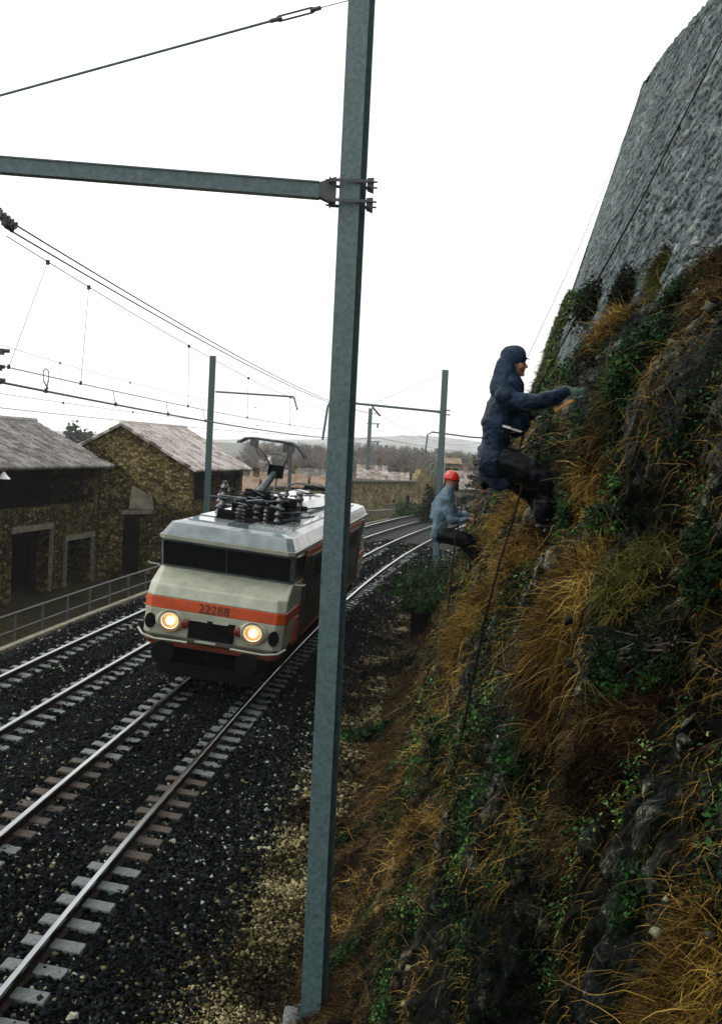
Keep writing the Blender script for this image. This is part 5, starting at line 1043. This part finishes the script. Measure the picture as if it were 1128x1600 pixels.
def village():
    H = [ # px0, px1, ridge, eave, base, Y, wall, roof, label
     (386, 480, 739, 758, 815, 110, m_ruin, m_tile3, 'low house with an orange-pale roof right behind the pantograph'),
     (462, 512, 732, 752, 800, 138, m_plaster, m_tile2, 'grey-roofed village house left of the near mast'),
     (484, 540, 745, 760, 810, 104, m_ruin, m_tile3, 'pale orange roofed house partly hidden by the near mast'),
     (556, 606, 727, 748, 800, 132, m_ruin, m_tile, 'house with a broad pale roof right of the near mast'),
     (598, 640, 738, 750, 800, 140, m_plaster, m_tile, 'small pale house behind the long ochre wall'),
     (372, 402, 745, 768, 815, 96, m_house2, m_tile3, 'small brown house just right of the stone house'),
     (402, 424, 719, 724, 745, 185, m_white, m_tile2, 'tiny white house far off above the train'),
     (694, 722, 716, 724, 745, 160, m_plaster, m_tile3, 'yellowish house above the red helmet'),
     (698, 742, 736, 764, 790, 136, m_plaster, m_tile, 'wide pale pinkish roof behind the red-helmeted climber'),
     (430, 462, 735, 746, 780, 150, m_plaster, m_tile, 'small pale-roofed house left of the thin pole')]
    for (a, b, yr, ye, yb, Y, wm, rm, lb) in H:
        p0 = at(a, ye, Y=Y); p1 = at(b, ye, Y=Y); zr = at((a+b)/2, yr, Y=Y+3).z; zb = at(a, yb, Y=Y).z-1; ze = p0.z; w = p1.x-p0.x; cxp = (p0.x+p1.x)/2
        root = empty('house', (cxp, Y, zb)); D = 6.0; tag(root, lb, 'house', 'village houses beyond the railway')
        L_ = root.location; mb = MB(); hh = ze-zb; x0, x1 = -w/2+.2, w/2-.2
        mb.bbox(x0, x1, .25, D, 0, hh-.02); mb.add([(x0, .25, hh-.02), (x0, D, hh-.02), (x0, D/2, zr-zb-.15), (x1, .25, hh-.02), (x1, D, hh-.02), (x1, D/2, zr-zb-.15)], [(0, 1, 2), (5, 4, 3), (0, 3, 4, 1), (0, 2, 5, 3), (1, 4, 5, 2)])
        mb.build('wall', wm, root)
        tiled_roof('roof', (cxp-w/2, Y-.1, ze), (cxp+w/2, Y-.1, ze), (cxp-w/2, Y+D/2, zr), (cxp+w/2, Y+D/2, zr), rm, root, pit=.4, row=.5)
        tiled_roof('rear_roof', (cxp-w/2, Y+D+.3, ze), (cxp+w/2, Y+D+.3, ze), (cxp-w/2, Y+D/2, zr), (cxp+w/2, Y+D/2, zr), rm, root, pit=.4, row=.5)
        mb = MB(); mb.box((w*.22, D*.55, zr-zb+.25), (.5, .5, 1.0)); mb.box((w*.22, D*.55, zr-zb+.78), (.62, .62, .08)); mb.build('chimney', wm, root)
        for k in range(2): mb = MB(); mb.bbox(-w*.28+k*w*.42-.35, -w*.28+k*w*.42+.35, .20, .26, hh-1.6, hh-.6); wn = mb.build('window', m_dark, root); mb = MB(); mb.bbox(-w*.28+k*w*.42-.45, -w*.28+k*w*.42+.45, .12, .24, hh-1.70, hh-1.62); mb.build('sill', m_lintel, wn)
        mb = MB(); mb.bbox(-.4, .4, .20, .26, 0, 2.0); mb.build('door', m_door, root)
village()
def ruins():
    P0 = at(545, 806, Z=-.8); P1 = at(692, 788, Z=-.8); d = P1-P0; hd = math.atan2(d.x, d.y); P0.z = 0; root = empty('ruined_wall', (P0.x, P0.y, -1)); tag(root, 'long crumbling ochre stone wall rising to a broken gable beyond the curve', 'wall')
    S = lambda px, py: s_on(px, py, P0, hd)
    tops = [S(547, 752), S(575, 753), S(600, 752), S(612, 754), S(635, 752), S(650, 754), S(654, 741), S(660, 733), S(667, 735), S(673, 748), S(680, 758), S(690, 765)]
    strip_wall('wall', m_ruin, root, P0, hd, tops, -1.6, .6)
    q0 = P0+Vector((0, 0, 0)); mb = MB(); k0, k1 = S(547, 752), S(650, 753); u = uvec(hd); nn = Vector((math.cos(hd), -math.sin(hd), 0))
    mb.beam(P0+u*k0[0]+Vector((0, 0, k0[1]+.06)), P0+u*k1[0]+Vector((0, 0, k1[1]+.06)), .8, .16); mb.v = [tuple(Vector(v)-root.location) for v in mb.v]; mb.build('coping', m_lintel, root)
    for (a, b, ya, yb, lb) in ((577, 612, 799, 806, 'low pale stone kerb wall on the verge right of the near mast'), (575, 622, 790, 796, 'stone slab lying along the verge behind the kerb wall')):
        c = at((a+b)/2, yb, Z=-.6); e = at(b, yb-2, Y=c.y+3); s_ = at(a, yb, Y=c.y-2); h = (yb-ya)/F_PX*c.y; mb = MB(); mb.beam((s_.x, s_.y, -.6+h/2), (e.x, e.y, -.6+h/2), .5, h+.1); mb.beam((s_.x, s_.y, -.53+h), (e.x, e.y, -.53+h), .62, .08); tag(mb.build('low_wall', m_lintel), lb, 'wall')
    c = at(636, 797, Z=-.6); mb = MB(); mb.bbox(c.x-.18, c.x+.18, c.y-.18, c.y+.18, -.8, at(636, 774, Y=c.y).z); mb.build; p = mb.build('gate_post', m_dark); tag(p, 'dark square post with a flat cap in front of the ochre wall', 'post')
    z = at(636, 772, Y=c.y).z; mb = MB(); mb.bbox(c.x-.45, c.x+.75, c.y-.3, c.y+.3, z, z+.2); cp = mb.build('cap', m_lintel, p)
    # garden wall and gable far right
    q = at(722, 786, Z=-1.0); hd2 = 1.0; r2 = empty('garden_wall', (q.x, q.y, -1)); tag(r2, 'brown stone garden wall past the bend, right of the red helmet', 'wall'); q.z = 0
    S = lambda px, py: s_on(px, py, q, hd2)
    strip_wall('wall', m_ruin, r2, q, hd2, [S(716, 770), S(735, 768), S(742, 752), S(752, 745), S(764, 752), S(790, 768)], -1.6, .5)
ruins()
def railing():
    off = -7.0; P = lambda s, z, o=off: Vector((float(tr(s, o)[0]), float(tr(s, o)[1]), z)); root = empty('railing', P(36., -.6)); tag(root, 'dark metal railing with two rails beside the left track', 'railing')
    L_ = root.location; ss = np.arange(20, 84, 2.05)
    for nm, z, r in (('top_rail', .37, .028), ('middle_rail', -.10, .020)):
        mb = MB(); mb.tube([P(s, z)-L_ for s in np.arange(20, 84, 1.0)], r, 6); mb.build(nm, m_wire, root)
    for s in ss: mb = MB(); mb.box(P(s, -.30)-L_, (.055, .055, 1.32), Matrix.Rotation(.012*((int(s*10)) % 5-2), 3, 'Y')); mb.build('post', m_wire, root)
    mb = MB(); rings = []
    for s in np.arange(14, 110, 1.0): rings.append([P(s, -1.2, -6.92), P(s, -.38, -6.92), P(s, -.37, -6.70), P(s, -.7, -6.70)])
    mb.loft(rings); tag(mb.build('kerb', M('mossy_kerb_concrete', (.08, .08, .05), (.22, .21, .14), 3, .8, .4, bs=18)), kind='structure')
railing()
def cabinet():
    c = at(655, 1000, Z=-.6); hd = .05; root = empty('trackside_cabinet', (c.x, c.y, -.75), rz=-.25); tag(root, 'black trackside cabinet half sunk in greenery below the red-helmeted climber', 'cabinet')
    mb = MB(); mb.bbox(-.27, .27, -.2, .45, 0, 1.20); mb.build('body', m_dark, root, bevel=.01)
    mb = MB(); mb.loft([[Vector((-.30, -.24, 1.2)), Vector((.30, -.24, 1.2)), Vector((.30, .5, 1.2)), Vector((-.30, .5, 1.2))], [Vector((-.22, -.14, 1.30)), Vector((.16, -.14, 1.36)), Vector((.16, .4, 1.36)), Vector((-.22, .4, 1.30))]]); mb.build('lid', m_lintel, root)
    mb = MB(); mb.bbox(-.22, .22, -.215, -.2, .1, 1.1); mb.bbox(.12, .16, -.24, -.215, .6, .72); mb.build('door', m_black, root)
cabinet()

# ------------------------------------------------------------------ people
def chain(mb, pts, rs, n=12):
    pts = [Vector(p) for p in pts]; P = []; R = []
    a = (pts[0]-pts[1]).normalized(); b = (pts[-1]-pts[-2]).normalized()
    for t in (80, 55, 28): P.append(pts[0]+a*rs[0]*math.sin(math.radians(t))); R.append(rs[0]*math.cos(math.radians(t)))
    P += pts; R += list(rs)
    for t in (28, 55, 80): P.append(pts[-1]+b*rs[-1]*math.sin(math.radians(t))); R.append(rs[-1]*math.cos(math.radians(t)))
    mb.tube(P, R, n)
def ell(mb, c, rx, ry, rz, ang=0, n=14, m=9):
    R = Matrix.Rotation(ang, 3, 'Y'); rings = []
    for i in range(m+1):
        t = -PI/2+PI*(i+.02)/(m+.04); rings.append([Vector(c)+R @ Vector((rx*math.cos(t)*math.cos(2*PI*j/n), ry*math.cos(t)*math.sin(2*PI*j/n), rz*math.sin(t))) for j in range(n)])
    mb.loft(rings)
def solid(name, mb, mat, parent, org, vox=.012, wr=0, wf=6, seed=0, smooth=2, creaseax=(1, 1, 1)):
    mb.v = [tuple(Vector(v)-org) for v in mb.v]; o = mb.build(name, mat, parent)
    m = o.modifiers.new('r', 'REMESH'); m.mode = 'VOXEL'; m.voxel_size = vox; s = o.modifiers.new('s', 'SMOOTH'); s.iterations = smooth; s.factor = .5
    bake(o); me = o.data; n = len(me.vertices); co = np.empty(n*3, np.float32); me.vertices.foreach_get('co', co); co = co.reshape(-1, 3)
    if wr:
        no = np.empty(n*3, np.float32); me.vertices.foreach_get('normal', no); no = no.reshape(-1, 3); a = creaseax
        f = 1-2*np.abs(fbm(co[:, 0]*wf*a[0], co[:, 1]*wf*a[1], co[:, 2]*wf*a[2], 3, seed)-.5)*2.2; co = co+no*(f[:, None]*wr); me.vertices.foreach_set('co', co.astype(np.float32).ravel())
    me.polygons.foreach_set('use_smooth', np.ones(len(me.polygons), bool)); me.update()
    if not me.materials: me.materials.append(mat)
    return o
def hand(mb, c, axis, out, back, r=.017, k=1.0):
    """fist closed round a bar: c centre, axis of the bar, out = knuckle direction, back = towards the wrist"""
    axis, out, back = Vector(axis).normalized(), Vector(out).normalized(), Vector(back).normalized(); c = Vector(c)
    up = axis.cross(out).normalized()
    ell(mb, c+back*.035*k+out*.008, .036*k, .030*k, .040*k)
    for i, (ln) in enumerate((.95, 1.05, 1.0, .82)):
        q = c+axis*(i-1.5)*.0205*k; R = .031*k; pts = []
        for t in np.linspace(-.5, 3.3*ln, 7): pts.append(q+out*R*math.sin(t)*1.0+back*R*math.cos(t)*.95)
        chain(mb, pts, [.0105*k]*4+[.0095*k]*2+[.0085*k], 8)
    pts = [c+back*.045*k+axis*-.030*k, c+axis*-.045*k+back*.015*k+up*.018*k, c+axis*-.035*k-back*.012*k+up*.026*k, c+axis*-.012*k-back*.020*k+up*.024*k]; chain(mb, pts, [.014*k, .013*k, .0115*k, .010*k], 8)
m_jacket = M('dark_navy_rain_cloth', (.0015, .004, .010), (.012, .030, .056), 5, .38, .9, bs=13, dist=.035, rvar=.1, spec=.10)
m_hoodc = M('navy_hood_cloth', (.004, .011, .024), (.020, .042, .074), 6, .5, .7, bs=22, dist=.02, spec=.12)
m_trous = M('black_waterproof_trousers', (.0006, .001, .0014), (.003, .004, .006), 5, .35, .4, spec=.15, bs=18, dist=.02)
m_skin = M('skin', (.28, .13, .075), (.40, .21, .13), 14, .5, .1)
m_glove = M('green_work_glove', (.035, .085, .055), (.09, .17, .12), 18, .8, .5)
m_boot = M('black_leather_boot', (.006, .005, .004), (.02, .016, .014), 10, .4, .3)
m_rope = M('dark_rope', (.003, .003, .003), (.014, .012, .010), 60, .8, .3, spec=.05)
m_denim = M('light_blue_jacket_cloth', (.022, .052, .078), (.12, .20, .25), 5, .7, .9, bs=20, dist=.02)
m_helmet = M('red_helmet_plastic', (.45, .015, .008), (.62, .03, .015), 2, .16, 0, spec=.7)
m_beard = M('dark_beard_hair', (.008, .006, .005), (.02, .014, .01), 30, .8, .5)
def climber1():
    Y0 = 10.9
    def J(px, py, dy=0): return at(px, py, Y=Y0+dy)
    org = J(785, 730); U = lambda v: Vector(v)
    mb = MB()
    hc = J(803, 569); ell(mb, hc, .092, .076, .112, .12); ell(mb, hc+U((.012, 0, -.05)), .072, .060, .070, .2)            # skull, jaw
    ell(mb, hc+U((.078, 0, -.088)), .022, .026, .020); ell(mb, hc+U((.084, 0, .032)), .018, .045, .014)                 # chin, brow
    chain(mb, [hc+U((.088, 0, .020)), hc+U((.112, 0, -.018))], [.009, .015], 8); ell(mb, hc+U((.100, 0, -.020)), .014, .018, .010)   # nose
    ell(mb, hc+U((.090, 0, -.048)), .013, .024, .0065); ell(mb, hc+U((.088, 0, -.062)), .012, .020, .007); ell(mb, hc+U((.055, -.055, -.02)), .03, .018, .028)
    for s in (-1, 1): ell(mb, hc+U((-.002, s*.078, -.005)), .020, .012, .034)
    chain(mb, [J(795, 600), hc+U((-.02, 0, -.06))], [.058, .055])
    spine = [J(786, 735), J(782, 700), J(784, 665), J(789, 632)]; chain(mb, spine, [.12, .115, .12, .11])
    shR, shL = J(791, 622, -.17), J(797, 622, .17); chain(mb, [shR, J(793, 618), shL], [.045, .06, .045])
    eR, wR = J(842, 623, -.20), J(884, 609, -.12); chain(mb, [shR, eR, wR], [.042, .038, .028])
    eL, wL = J(822, 655, .22), J(838, 640, .10); chain(mb, [shL, eL, wL], [.042, .038, .028])
    for dy, kn, an in ((-.12, J(856, 757, -.16), J(849, 806, -.14)), (.12, J(838, 772, .10), J(860, 814, .06))):
        chain(mb, [J(785, 735, dy), kn, an], [.085, .062, .042]); chain(mb, [an, an+U((.05, 0, -.02))], [.035, .028])
    hl = Vector(wL)+U((.05, 0, .0))
    body = solid('person', mb, m_skin, None, org, .0085, smooth=1); body.location = org
    tag(body, 'person in hooded dark navy rain jacket hanging on a rope, reaching to the rock', 'person', 'climbers on the rock face')
    # jacket
    mb = MB(); chain(mb, [J(778, 728), J(775, 700), J(779, 668), J(788, 636), J(793, 608)], [.175, .165, .165, .155, .105], 16); ell(mb, J(797, 600), .105, .115, .085, .4); ell(mb, J(785, 612), .11, .16, .10, .5); chain(mb, [J(790, 620, -.16), J(793, 618, .16)], [.095, .095])
    chain(mb, [J(772, 722, -.10), J(776, 660, -.08), J(788, 628, -.09)], [.15, .13, .10], 14); chain(mb, [J(772, 722, .10), J(776, 660, .08), J(790, 628, .09)], [.15, .13, .10], 14)
    chain(mb, [J(793, 628, -.15), J(818, 630, -.20), J(845, 627, -.20), J(868, 620, -.16), J(884, 610, -.12)], [.092, .082, .070, .058, .050], 14)
    chain(mb, [J(797, 630, .15), J(825, 652, .22), J(838, 642, .12)], [.088, .070, .045], 12)
    ell(mb, J(765, 712), .10, .20, .16); ell(mb, J(772, 735, 0), .13, .19, .10); ell(mb, J(806, 660), .12, .13, .13)
    ja = solid('jacket', mb, m_jacket, body, org, .010, .012, 9, 3, 14, (1, 1, 1.5))
    mb = MB(); ell(mb, J(797, 564), .088, .102, .135, -.06, 20, 14); ell(mb, J(802, 556), .118, .104, .095, 0, 18, 12); ell(mb, J(793, 580), .082, .100, .12, .1, 18, 12); ell(mb, J(796, 597), .115, .12, .075, .2, 18, 10); chain(mb, [J(790, 572), J(786, 606)], [.090, .125]); chain(mb, [J(795, 588), J(799, 606)], [.095, .115]); hd_ = solid('hood', mb, m_hoodc, body, org, .009, .006, 10, 5, 12)
    mb = MB(); mb.loft([[J(807, 556, s*.08)+U((0, 0, dz)) for s in (-1, -.5, .5, 1) for dz in ((0,))]+[J(807, 559, s*.08) for s in (1, .5, -.5, -1)], [J(822, 559, s*.055) for s in (-1, -.5, .5, 1)]+[J(820, 561, s*.055) for s in (1, .5, -.5, -1)], [J(828, 561.0, s*.02) for s in (-1, -.5, .5, 1)]+[J(828, 562.0, s*.02) for s in (1, .5, -.5, -1)]])
    mb.v = [tuple(Vector(v)-org) for v in mb.v]; mb.build('cap_peak', m_trous, body)
    # skirt of the rain cape hanging in folds
    mb = MB(); rings = []
    for t in np.linspace(0, 1, 9):
        cxp = 776+4*t; py = 725+34*t; rr = []
        for j in range(28):
            a = 2*PI*j/28; w = (.165-.01*t)*(1+.10*t*math.sin(a*5+1)+.07*t*math.sin(a*9)); p = J(cxp, py+8*t*math.sin(a*3+.5))+U((math.cos(a)*w*1.0, math.sin(a)*w*1.1, 0)); rr.append(p)
        rings.append(rr)
    mb.loft(rings, caps=False); mb.v = [tuple(Vector(v)-org) for v in mb.v]; mb.build('jacket_skirt', m_jacket, body, smooth=True).modifiers.new('t', 'SOLIDIFY').thickness = .006
    # trousers
    mb = MB(); chain(mb, [J(788, 722, -.11), J(825, 738, -.14), J(855, 757, -.16), J(852, 782, -.15), J(849, 804, -.14)], [.145, .140, .118, .105, .095], 14)
    chain(mb, [J(788, 726, .11), J(812, 750, .12), J(836, 772, .10), J(848, 794, .08), J(858, 811, .06)], [.14, .13, .105, .095, .08], 14); ell(mb, J(782, 738), .14, .19, .11)
    tr_ = solid('trousers', mb, m_trous, body, org, .012, .010, 7, 8, 2)
    for k, (px, py, dy) in enumerate(((850, 810, -.14), (862, 818, .06))):
        mb = MB(); a = J(px, py-5, dy); chain(mb, [a, a+U((.01, 0, -.05))], [.052, .052]); chain(mb, [a+U((-.03, 0, -.06)), a+U((.05, 0, -.055)), a+U((.15, 0, -.03))], [.045, .045, .038]); mb.box(a+U((.055, 0, -.103)), (.25, .085, .022)); solid('boot', mb, m_boot, body, org, .008, smooth=1)
    mb = MB(); gc = J(903, 611, -.12); hx0 = J(866, 642, -.12); hx1 = J(912, 611, -.12); ax = (hx1-hx0).normalized(); gc = hx1-ax*.05; hand(mb, gc, ax, (ax.z*.5, -.3, .9), (-.9, 0, .15), k=1.12); chain(mb, [J(884, 609, -.12), gc+U((-.045, 0, .012))], [.040, .034]); solid('glove', mb, m_glove, body, org, .0055, smooth=1)
    mb = MB(); hand(mb, hl, (.35, 0, 1), (1, 0, -.2), (-1, 0, 0), k=1.08); chain(mb, [J(834, 645, .12), hl+U((-.04, 0, 0))], [.04, .034]); solid('glove', mb, m_glove, body, org, .0065, smooth=1)
    mb = MB(); mb.beam(J(784, 665, -.200)-org, J(798, 669, -.20)-org, .010, .020); mb.beam(J(799, 670, -.20)-org, J(814, 674.5, -.175)-org, .010, .016); st = mb.build('reflective_strip', m_white, body)
    mb = MB()
    for s0, s1 in ((-.175, -.175), ): mb.tube([J(768, 716, -.16)-org, J(790, 706, -.19)-org, J(812, 704, -.14)-org], .018, 6)
    mb.tube([J(812, 704, -.14)-org, J(816, 700, 0)-org, J(812, 704, .14)-org], .018, 6); mb.tube([J(795, 730, -.2)-org, J(812, 704, -.10)-org], .016, 6); mb.build('harness', m_trous, body)
    # tool
    root = empty('hammer', hx0); tag(root, 'hammer with an orange-yellow handle gripped in the climber\'s green glove', 'hammer')
    mb = MB(); rr = []; d = hx1+ax*.03-hx0; m1 = ax.cross(Vector((0, 1, 0))).normalized()
    for t, w in ((0, .021), (.04, .023), (.10, .017), (.5, .014), (.9, .013), (1, .013)):
        p = d*t+m1*(-.012*math.sin(t*PI)); rr.append([p+m1*w*math.cos(a)+Vector((0, 1, 0))*w*.7*math.sin(a) for a in np.linspace(0, 2*PI, 10, endpoint=False)])
    mb.loft(rr); mb.build('handle', M('orange_yellow_wood', (.72, .32, .05), (.85, .45, .12), 5, .45, .15, stretch=(1, 1, 4)), root, smooth=True)
    mb = MB(); mb.box(d+ax*.01, (.045, .035, .045)); mb.beam(d-m1*.10, d+m1*.075, .03, .034); mb.build('head', m_boot, root, bevel=.005)
    # ropes
    def rope(name, pts, r, label):
        mb = MB(); mb.tube(pts, r, 6); tag(mb.build(name, m_rope), label, 'rope', 'climbing ropes')
    h0 = J(812, 702, -.10); rope('rope', [h0, J(826, 640, .15), J(845, 598, .35), J(905, 488, .9), J(1000, 316, 1.6), J(1128, 62, 3.0), J(1180, -60, 4.0)], .0085, 'dark rope rising from the hooded climber across the fortress wall')
    rope('rope', [h0, J(814, 765, -.25), J(800, 815, -.5), J(780, 880, -.7), J(757, 970, -.8), J(735, 1080, -.8), J(715, 1180, -.6), J(693, 1300, -.3), J(676, 1420, 0)], .010, 'dark rope hanging below the hooded climber down the overgrown rock')
    mb = MB(); mb.tube([J(781, 745, -.1), J(786, 755, -.12), J(792, 762, -.12), J(797, 761, -.12), J(797, 756, -.12)], .009, 6); tag(mb.build('carabiner_sling', m_rope), 'short dark sling with a hook dangling under the hooded climber', 'sling')
climber1()
def climber2():
    Y0 = 20.0
    def J(px, py, dy=0): return at(px, py, Y=Y0+dy)
    U = Vector; org = J(690, 832); mb = MB()
    hc = J(706, 751); ell(mb, hc, .092, .076, .112, .15); ell(mb, hc+U((.015, 0, -.05)), .072, .060, .070, .2); ell(mb, hc+U((.078, 0, -.088)), .022, .026, .02)
    chain(mb, [hc+U((.088, 0, .015)), hc+U((.112, 0, -.022))], [.010, .016], 8); ell(mb, hc+U((.084, 0, .030)), .018, .045, .013)
    for s in (-1, 1): ell(mb, hc+U((-.004, s*.078, -.005)), .022, .012, .034)
    ell(mb, hc+U((.092, 0, -.05)), .012, .022, .008)
    chain(mb, [J(700, 768), hc+U((-.02, 0, -.06))], [.06, .056]); chain(mb, [J(690, 832), J(690, 810), J(693, 785), J(697, 775)], [.12, .11, .12, .09])
    sR, sL = J(695, 781, -.18), J(699, 781, .18); chain(mb, [sR, J(697, 778), sL], [.04, .06, .04])
    wR = J(729, 812, -.08); chain(mb, [sR, J(704, 813, -.24), wR], [.04, .038, .028]); chain(mb, [sL, J(712, 806, .22), J(732, 806, .10)], [.04, .038, .028])
    hand(mb, J(736, 812, -.06), (.3, .2, 1), (1, 0, -.2), (-1, 0, .05)); hand(mb, J(738, 806, .10), (.2, 0, 1), (1, 0, -.2), (-1, 0, 0))
    for dy, k, a in ((-.12, J(725, 846, -.18), J(744, 874, -.15)), (.12, J(729, 841, .15), J(749, 866, .12))): chain(mb, [J(690, 832, dy), k, a], [.09, .062, .042]); chain(mb, [a, a+U((.05, 0, .0))], [.035, .028])
    body = solid('person', mb, m_skin, None, org, .011, smooth=1); body.location = org; tag(body, 'bearded person in red helmet and light blue jacket leaning back on a rope', 'person', 'climbers on the rock face')
    mb = MB(); chain(mb, [J(687, 836), J(687, 810), J(690, 790), J(695, 780), J(699, 771)], [.14, .145, .155, .12, .085], 16); chain(mb, [J(686, 832, -.1), J(689, 795, -.1)], [.11, .12]); chain(mb, [J(686, 832, .1), J(689, 795, .1)], [.11, .12])
    chain(mb, [J(694, 784, -.18), J(700, 800, -.23), J(705, 813, -.24), J(718, 815, -.17), J(728, 812, -.09)], [.095, .080, .068, .055, .045], 14); chain(mb, [J(698, 784, .18), J(712, 806, .22), J(730, 806, .11)], [.09, .068, .045]); ell(mb, J(682, 836), .08, .18, .08)
    solid('jacket', mb, m_denim, body, org, .013, .022, 7, 11, 2, (1.8, 1, .8))
    mb = MB(); chain(mb, [J(691, 836, -.11), J(710, 840, -.15), J(725, 847, -.18), J(736, 861, -.16), J(744, 874, -.15)], [.13, .125, .105, .09, .08], 14); chain(mb, [J(691, 836, .11), J(714, 837, .13), J(729, 842, .15), J(741, 856, .13), J(749, 866, .12)], [.125, .12, .10, .085, .075], 14); ell(mb, J(691, 836), .13, .19, .10)
    solid('trousers', mb, m_trous, body, org, .013, .010, 7, 15, 2)
    for px, py, dy in ((744, 876, -.15), (749, 868, .12)): mb = MB(); a = J(px, py, dy); chain(mb, [a, a+U((.01, 0, -.05))], [.052, .05]); chain(mb, [a+U((-.03, 0, -.06)), a+U((.05, 0, -.04)), a+U((.14, 0, .01))], [.045, .045, .038]); solid('boot', mb, m_boot, body, org, .010, smooth=1)
    mb = MB(); rings = []
    for i in range(11):
        t = i/10*PI/2; rings.append([J(705.5, 749)+U((.125*math.cos(t)*math.cos(a)*(1.06 if math.cos(a) > 0 else 1)-.003, .108*math.cos(t)*math.sin(a), .015+.135*math.sin(t)+.03*math.cos(t)*(-math.cos(a))*.4)) for a in np.linspace(0, 2*PI, 24, endpoint=False)])
    rings.insert(0, [p+U((0, 0, -.035)) for p in rings[0]]); mb.loft(rings); mb.v = [tuple(Vector(v)-org) for v in mb.v]; mb.build('helmet', m_helmet, body, smooth=True)
    mb = MB(); ell(mb, hc+U((.060, 0, -.085)), .055, .058, .058); ell(mb, hc+U((.085, 0, -.125)), .035, .035, .045); ell(mb, hc+U((.095, 0, -.040)), .012, .03, .010); solid('beard', mb, m_beard, body, org, .009, .004, 30, 2, 1)
    mb = MB(); chain(mb, [J(697, 770), J(702, 764)], [.085, .082]); solid('collar', mb, m_denim, body, org, .010, .004, 12, 2, 1)
    mb = MB(); mb.tube([J(683, 828, -.16)-org, J(705, 826, -.16)-org, J(716, 822, 0)-org], .02, 6); mb.tube([J(683, 828, .16)-org, J(705, 826, .16)-org, J(716, 822, 0)-org], .02, 6); mb.build('harness', m_trous, body)
    root = empty('descender', J(721, 782)); tag(root, 'small black rope device hanging in front of the red-helmeted climber', 'rope device'); mb = MB(); mb.box((0, 0, 0), (.06, .04, .12)); mb.box((.04, 0, .05), (.07, .03, .05)); mb.tube([(0, 0, -.06), (-.01, 0, -.4)], .008, 6); mb.build('plates', m_boot, root, bevel=.008)
    def rope(pts, r, label): mb = MB(); mb.tube(pts, r, 6); tag(mb.build('rope', m_rope), label, 'rope', 'climbing ropes')
    rope([J(718, 820), J(721, 782), J(750, 712, .6), J(790, 630, 1.2), J(830, 545, 2), J(905, 385, 4), J(985, 190, 9)], .006, 'thin rope rising from the red-helmeted climber past the sky to the fortress edge')
    rope([J(716, 822), J(711, 845, -.4), J(706, 890, -.9), J(700, 955, -1.2), J(692, 1040, -1.2), J(686, 1090, -1)], .013, 'dark rope hanging below the red-helmeted climber')
climber2()

# ------------------------------------------------------------------ haze
hz = MB(); hz.bbox(-1600, 1600, -320, 1720, -12, 75); h = hz.build('haze'); tag(h, kind='stuff'); h['label'] = 'thin grey rain haze over the valley'
m = bpy.data.materials.new('haze_volume'); m.use_nodes = True; n = m.node_tree; n.nodes.clear(); oo = n.nodes.new('ShaderNodeOutputMaterial'); pv = n.nodes.new('ShaderNodeVolumePrincipled')
pv.inputs['Color'].default_value = (.98, .985, 1, 1); pv.inputs['Density'].default_value = .0003; n.links.new(pv.outputs[0], oo.inputs['Volume']); h.data.materials.append(m)
print('objects', len(bpy.data.objects))
